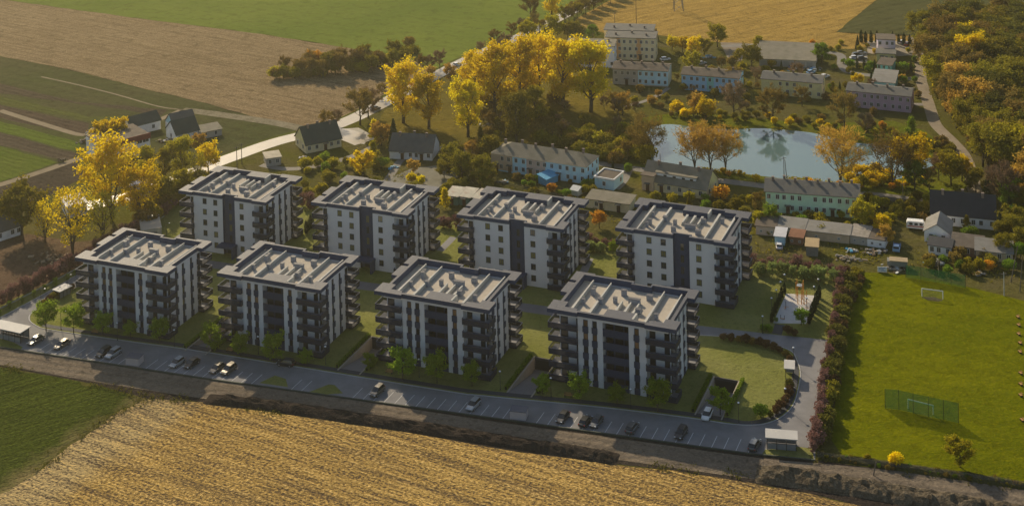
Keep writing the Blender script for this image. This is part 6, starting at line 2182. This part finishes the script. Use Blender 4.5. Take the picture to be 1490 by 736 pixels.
# dark hedges at the far village
def hedge_row(pts, gap, kinds, h, label, group, seed, cat='shrub', name='hedge_shrub', wf=1.0, jit=.15):
    rg = random.Random(seed)
    P_ = [G(*p) for p in pts]
    for a, b in zip(P_, P_[1:]):
        n = max(1, int((b - a).length / gap))
        for i in range(n):
            p = a.lerp(b, (i + .5) / n) + Vector((rg.gauss(0, gap * jit), rg.gauss(0, gap * jit), 0))
            kd, lf = rg.choice(kinds)
            plant(kd, lf, 0, 0, 0, label, cat, group, at=p, hm=rg.uniform(*h), name=name)


hedge_row([(1250, 62), (1335, 66)], 2.0, (('thuja', 'dark'),), (4, 5.5), 'one of the dark conifers in the hedge behind the lilac house', 'dark conifer hedge behind the lilac house', 41, name='hedge_conifer')
hedge_row([(1232, 98), (1262, 101), (1330, 106)], 2.2, (('thuja', 'dark'), ('bush', 'green')), (3.2, 4.6), 'one of the dark hedge shrubs between yellow annex and teal house', 'dark hedge between annex and teal house', 42)
# estate planting ------------------------------------------------------------
gs = 'young street trees before the white blocks'
for u, v, hp, lf, lab in ((67, 481, 37, 'fresh', 'sunlit young tree at the rounded lawn corner, first of the street trees'), (107, 485, 37, 'fresh', 'second sunlit young tree with its shadow on the parking bays'),
                          (149, 488, 30, 'fresh', 'young tree in the shade left of the first block front'), (190, 491, 20, 'fresh', 'small young tree before the middle loggias of the first block'), (232, 498, 30, 'fresh', 'young tree at the right corner of the first block'),
                          (308, 512, 36, 'fresh', 'young tree with sunlit top between first and second block'), (350, 518, 30, 'fresh', 'young tree before the left balconies of the second block'), (398, 527, 38, 'fresh', 'young tree before the loggias of the second block'), (445, 531, 20, 'fresh', 'small round tree at the right corner of the second block'),
                          (586, 552, 40, 'fresh', 'young tree before the left balconies of the third block'), (636, 557, 38, 'fresh', 'young tree before the loggias of the third block'), (687, 562, 30, 'fresh', 'young tree at the right corner of the third block'),
                          (538, 537, 20, 'fresh', 'small green tree beside the garage ramp of the second block'), (790, 573, 24, 'fresh', 'small tree beside the garage ramp of the third block'), (844, 582, 34, 'fresh', 'young tree near the bench of the largest block'), (898, 588, 24, 'fresh', 'small round tree before the largest block middle'),
                          (957, 599, 40, 'fresh', 'broad young tree at the right corner of the largest block'), (1048, 603, 34, 'fresh', 'dark young tree at the mouth of the open garage ramp')):
    plant('street', lf, u, v, hp, lab, 'tree', gs, wpx=hp * (.92 if hp > 25 else 1.05))
plant('bush', 'fresh', 1107, 607, 20, 'round yellow-green shrub at the lower end of the brown shrub belt', 'shrub')
gh = 'purple-pink shrubs bordering the estate'
PK = (('wispy', 'pink'), ('wispy', 'pink'), ('bush', 'pink'))
hedge_row([(-30, 462), (0, 446), (60, 415), (112, 388), (150, 365), (195, 340), (235, 316), (258, 298)], 1.6, PK, (2.6, 3.8), 'one of the purple-pink shrubs in the long hedge along the bare earth and access road', 'purple-pink hedge along the access road', 43)
hedge_row([(1184, 662), (1192, 620), (1203, 550), (1213, 480), (1222, 430), (1226, 408)], 1.5, PK, (1.7, 3.2), 'one of the purple-pink shrubs in the hedge between car park and football pitch', 'purple-pink hedge beside the football pitch', 44)
hedge_row([(1195, 650), (1204, 600), (1214, 530), (1226, 460), (1236, 412)], 2.2, (('bush', 'moss'), ('bush', 'redbr'), ('bush', 'olive'), ('bush', 'moss'), ('thicket', 'moss')), (2.2, 4.2), 'one of the olive and yellow shrubs behind the purple-pink hedge on the pitch side', 'olive shrubs on the pitch side of the purple-pink hedge', 45)
hedge_row([(1095, 398), (1130, 402), (1175, 407), (1222, 413)], 2.6, (('street', 'silver'), ('street', 'silver'), ('bush', 'silver')), (3.0, 3.8), 'one of the pale green round shrubs lined up above the playground', 'pale green round shrubs above the playground', 46, name='round_shrub')
hedge_row([(1090, 390), (1140, 393), (1185, 398), (1228, 405)], 2.2, PK, (2.6, 3.6), 'one of the purple-pink shrubs behind the pale green shrub row', 'purple-pink shrubs above the playground', 47)
hedge_row([(850, 365), (870, 366), (895, 370)], 2.4, (('street', 'fresh'), ('bush', 'silver')), (2.8, 3.4), 'one of the pale green shrubs between third and fourth courtyard blocks', 'pale green shrubs between third and fourth courtyard blocks', 48, name='round_shrub')
hedge_row([(850, 357), (875, 359), (900, 362)], 2.2, PK, (2.6, 3.4), 'one of the purple-pink shrubs between third and fourth courtyard blocks', 'purple-pink shrubs between third and fourth courtyard blocks', 49)
hedge_row([(642, 330), (660, 333), (672, 334)], 2.0, PK, (2.6, 3.4), 'one of the purple-pink shrubs between second and third courtyard blocks', 'purple-pink shrubs between second and third courtyard blocks', 50)
hedge_row([(436, 300), (452, 304), (462, 306)], 2.0, PK, (3, 4), 'one of the purple-pink shrubs between first and second courtyard blocks', 'purple-pink shrubs between first and second courtyard blocks', 51)
hedge_row([(444, 342), (450, 335), (456, 328)], 1.5, (('thuja', 'dark'),), (3.2, 4.2), 'one of the narrow conifers between first and second courtyard blocks', 'narrow conifers between first and second courtyard blocks', 52, name='hedge_conifer', jit=.05)
hedge_row([(1122, 472), (1129, 452), (1136, 436), (1143, 424)], 2.0, (('thuja', 'dark'),), (2.2, 3.0), 'one of the narrow dark conifers along the left side of the playground', 'conifer row left of the playground', 53, name='hedge_conifer', jit=.04)
hedge_row([(1176, 474), (1183, 456), (1190, 438), (1194, 430)], 1.7, (('thuja', 'dark'),), (2.8, 3.8), 'one of the narrow dark conifers along the right side of the playground', 'conifer row right of the playground', 54, name='hedge_conifer', jit=.04)
hedge_row([(1138, 486), (1150, 488), (1164, 489)], 1.7, (('bush', 'redbr'), ('bush', 'green')), (1.5, 2.2), 'one of the dark shrubs at the foot of the playground', 'dark shrubs at the foot of the playground', 55)
hedge_row([(1104, 480), (1114, 482), (1126, 484)], 1.7, (('bush', 'redbr'), ('bush', 'green')), (1.4, 2.0), 'one of the red-brown shrubs left of the playground entrance', 'red-brown shrubs left of the playground entrance', 56)
plant('round', 'green', 1166, 473, 22, 'bushy dark green shrub tree inside the near playground corner', 'shrub')
plant('bush', 'silver', 1129, 468, 7, 'pale grey-green low shrub at the playground entrance', 'shrub')
hedge_row([(1046, 494), (1070, 497), (1100, 501), (1130, 511), (1147, 521), (1153, 530)], 1.5, (('bush', 'redbr'), ('bush', 'redbr'), ('bush', 'brown')), (1.5, 2.3), 'one of the clipped brown shrubs along the upper edge of the round lawn', 'brown shrub belt, upper part', 57, jit=.06)
hedge_row([(1150, 562), (1148, 578), (1140, 592), (1126, 604), (1116, 609)], 1.5, (('bush', 'redbr'), ('bush', 'redbr'), ('bush', 'moss')), (1.4, 2.2), 'one of the brown-green shrubs along the curved lower edge of the round lawn', 'brown shrub belt, lower part', 58, jit=.06)
hedge_row([(60, 447), (74, 438), (88, 428), (110, 418), (122, 410)], 1.8, (('bush', 'redbr'), ('bush', 'olive')), (1.6, 2.2), 'one of the clipped shrubs on the inner side of the access road', 'clipped shrubs by the access road', 59, jit=.06)
hedge_row([(-10, 462), (40, 437), (90, 412), (140, 385)], 3.0, (('wispy', 'green'), ('bush', 'green')), (1.2, 1.8), 'one of the small green saplings in the grass strip along the low pale wall', 'saplings along the low pale wall', 60, jit=.05)
# clipped hedges round the garage ramps
hm_ = MB()


def low_hedge(label, pts, h, w_, leaf='green', group=None):
    """a clipped hedge: one continuous planting"""
    rg = random.Random(len(label))
    P_ = [Vector(p) for p in pts]
    L = Leaves()
    o = P_[0]
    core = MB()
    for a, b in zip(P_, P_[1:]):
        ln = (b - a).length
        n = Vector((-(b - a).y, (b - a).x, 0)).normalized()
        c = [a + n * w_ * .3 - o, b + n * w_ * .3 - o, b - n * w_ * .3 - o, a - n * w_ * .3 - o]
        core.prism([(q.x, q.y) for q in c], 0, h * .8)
        for k in range(int(ln * 60)):
            p = a.lerp(b, rg.random()) - o
            s_ = rg.uniform(-1, 1)
            z = rg.random() ** .6 * h
            if rg.random() < .5:
                z = h * rg.uniform(.85, 1.05)
            else:
                s_ = math.copysign(rg.uniform(.8, 1.05), s_)
            L.leaf(rg, p + n * s_ * w_ / 2 + Vector((0, 0, z)), .3)
    t = thing('clipped_hedge', label, 'hedge', o, 0, group)
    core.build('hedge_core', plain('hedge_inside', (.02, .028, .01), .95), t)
    add('foliage', L.mesh('foliage', LEAF[leaf]), t)


gh2 = 'clipped hedges round the garage ramps'
for i, nm in enumerate(('open ramp beside the round lawn', 'ramp between third and largest block', 'ramp between second and third block', 'ramp between first and second block')):
    x, y = RAMPS[i]
    low_hedge('low clipped green hedge along the left wall of the ' + nm, [S(x - .6, y + 1), S(x - .6, y + RL)], .8, .7, 'green', gh2)
    low_hedge('low clipped green hedge along the right wall of the ' + nm, [S(x + RW + .6, y + RL + .5), S(x + RW + .6, y + 2)], .8, .7, 'green' if i else 'fresh', gh2)
# edge of the football ground
for args in (('thicket', 'gold', 1303, 676, 20, 'yellow spreading bush in the strip between pitch and track'), ('round', 'yolive', 1397, 679, 38, 'small yellow-olive tree alone in the strip between pitch and track'),
             ('bush', 'yolive', 1262, 670, 10, 'low olive bush left of the yellow spreading bush by the track')):
    plant(*args)
scatter(40, (1195, 655, 1490, 712), (('bush', 'olive'), ('bush', 'yolive'), ('bush', 'brown'), ('bush', 'green')), (3, 8), 'one of the low weeds and bushes in the strip between pitch and track', 'weeds between pitch and track', 61, mind=7, pl=[(1195, 660), (1300, 676), (1400, 690), (1500, 704), (1500, 712), (1400, 698), (1300, 684), (1195, 668)], name='weed_bush')
scatter(26, (1228, 395, 1262, 440), (('bush', 'olive'), ('bush', 'redbr'), ('thicket', 'olive')), (7, 14), 'one of the dark olive shrubs at the top corner of the football pitch hedge', 'dark shrubs at the pitch corner', 62, mind=5, pl=[(1228, 398), (1250, 398), (1256, 410), (1240, 440), (1230, 430)])
for args in (('round', 'rust', 1289, 356, 24, 'red-orange bush at the end of the allotment sheds'), ('round', 'gold', 1283, 342, 26, 'orange-gold tree in the hedge above the red-orange bush'), ('round', 'yolive', 1254, 333, 36, 'yellow-green tree at the right end of the mint house'), ('round', 'fresh', 1121, 328, 26, 'yellow-green bush before the left end of the mint house'),
             ('bare', 'brown', 1103, 303, 20, 'brown-orange tree left of the mint house'), ('spruce', 'dark', 1455, 345, 36, 'blue-green spruce before the right end of the farmhouse'), ('cone', 'olive', 1407, 335, 24, 'olive cone-shaped tree before the farmhouse front'), ('spruce', 'dark', 1146, 352, 16, 'slim dark conifer by the white and blue garage'),
             ('bush', 'orange', 1440, 393, 16, 'orange-leaved bush in the garden below the long sheds'), ('bush', 'yolive', 1425, 392, 18, 'yellow-green bush in the garden below the long sheds'), ('bush', 'orange', 1049, 291, 22, 'orange bush right of the cream dormer house'), ('thuja', 'dark', 892, 245, 12, 'dark narrow conifer by the lane before the pond thicket'),
             ('bush', 'green', 914, 250, 14, 'round dark bush beside the narrow conifer at the lane'), ('spruce', 'olive', 1003, 302, 24, 'olive conifer before the cream dormer house'), ('round', 'yolive', 1104, 330, 20, 'yellow-green tree at the corner beside the pink shed end')):
    plant(*args)

# uncountable low weeds along field edges and the earth banks
def weeds(name, runs, n, leaf, seed, w_=2.0, size=.45):
    rg = random.Random(seed)
    L = Leaves()
    for pts in runs:
        P_ = [G(*p) for p in pts]
        for a, b in zip(P_, P_[1:]):
            for k in range(int((b - a).length * n)):
                p = a.lerp(b, rg.random())
                if noise.noise(p * .08 + Vector((seed, 0, 0))) < -.05:
                    continue
                c = p + Vector((rg.gauss(0, w_), rg.gauss(0, w_), 0))
                for q in range(4):
                    L.leaf(rg, c + Vector((rg.gauss(0, .3), rg.gauss(0, .3), rg.uniform(.05, .45))), size * rg.uniform(.5, 1.2), 1.4, .6)
    o = add(name, L.mesh(name, LEAF[leaf]))
    o['kind'] = 'stuff'


weeds('weeds', [[(0, 534), (60, 546), (130, 558), (215, 579), (300, 586), (420, 602)], [(900, 672), (1000, 684), (1100, 697)], [(215, 584), (168, 601), (120, 636), (60, 681), (0, 723)], [(1190, 668), (1300, 682), (1420, 698), (1490, 708)]], 4, 'moss', 5, .9, .38)
weeds('undergrowth', [[(1100, 384), (1180, 390), (1235, 400)], [(1120, 362), (1200, 366), (1290, 376)], [(1340, 384), (1400, 396), (1470, 402)], [(1100, 330), (1250, 340)], [(900, 318), (1090, 330)], [(700, 285), (850, 305)], [(480, 250), (640, 262)]], 5, 'olive', 6, 3.5, .5)
weeds('reeds', [[(960, 178), (1060, 186), (1170, 190), (1290, 209), (1350, 228)], [(1000, 244), (1090, 255), (1230, 268), (1330, 252)]], 7, 'yolive', 7, .9, .55)
# ------------------------------------------------------------------ daylight
SUN_EL, SUN_AZ = rad(28), rad(-25)      # azimuth from +Y, negative towards -X
sd = Vector((math.sin(SUN_AZ) * math.cos(SUN_EL), math.cos(SUN_AZ) * math.cos(SUN_EL), math.sin(SUN_EL)))
sun = bpy.data.lights.new('sun', 'SUN')
sun.energy = 5.0
sun.angle = rad(.55)
sun.color = (1.0, .83, .58)
so = bpy.data.objects.new('sun', sun)
col.objects.link(so)
so.rotation_euler = sd.to_track_quat('Z', 'Y').to_euler()
so.location = (0, 400, 200)
w = bpy.data.worlds.new('World')
scene.world = w
w.use_nodes = True
nt = w.node_tree
nt.nodes.clear()
sky = nt.nodes.new('ShaderNodeTexSky')
sky.sky_type = 'NISHITA'
sky.sun_disc = False
sky.sun_elevation = SUN_EL
sky.sun_rotation = SUN_AZ
sky.air_density = 1.2
sky.dust_density = 1.5
bg = nt.nodes.new('ShaderNodeBackground')
bg.inputs[1].default_value = .1
ow = nt.nodes.new('ShaderNodeOutputWorld')
nt.links.new(sky.outputs[0], bg.inputs[0])
nt.links.new(bg.outputs[0], ow.inputs[0])
scene.view_settings.view_transform = 'Standard'
scene.view_settings.look = 'None'
scene.view_settings.gamma = 1
scene.view_settings.exposure = EXPOSURE
scene.view_settings.use_curve_mapping = False

# the hazy evening air
hb = MB()
hb.box(-1750, 1750, -120, 3650, -4.5, 176)
hm = bpy.data.materials.new('haze_air')
hm.use_nodes = True
ht = hm.node_tree
ht.nodes.clear()
hv = ht.nodes.new('ShaderNodeVolumePrincipled')
hv.inputs['Color'].default_value = (.98, .95, .72, 1)
hv.inputs['Density'].default_value = HAZE
hv.inputs['Anisotropy'].default_value = .78
ho = ht.nodes.new('ShaderNodeOutputMaterial')
ht.links.new(hv.outputs[0], ho.inputs['Volume'])
hz = hb.build('haze', hm)
hz['kind'] = 'stuff'
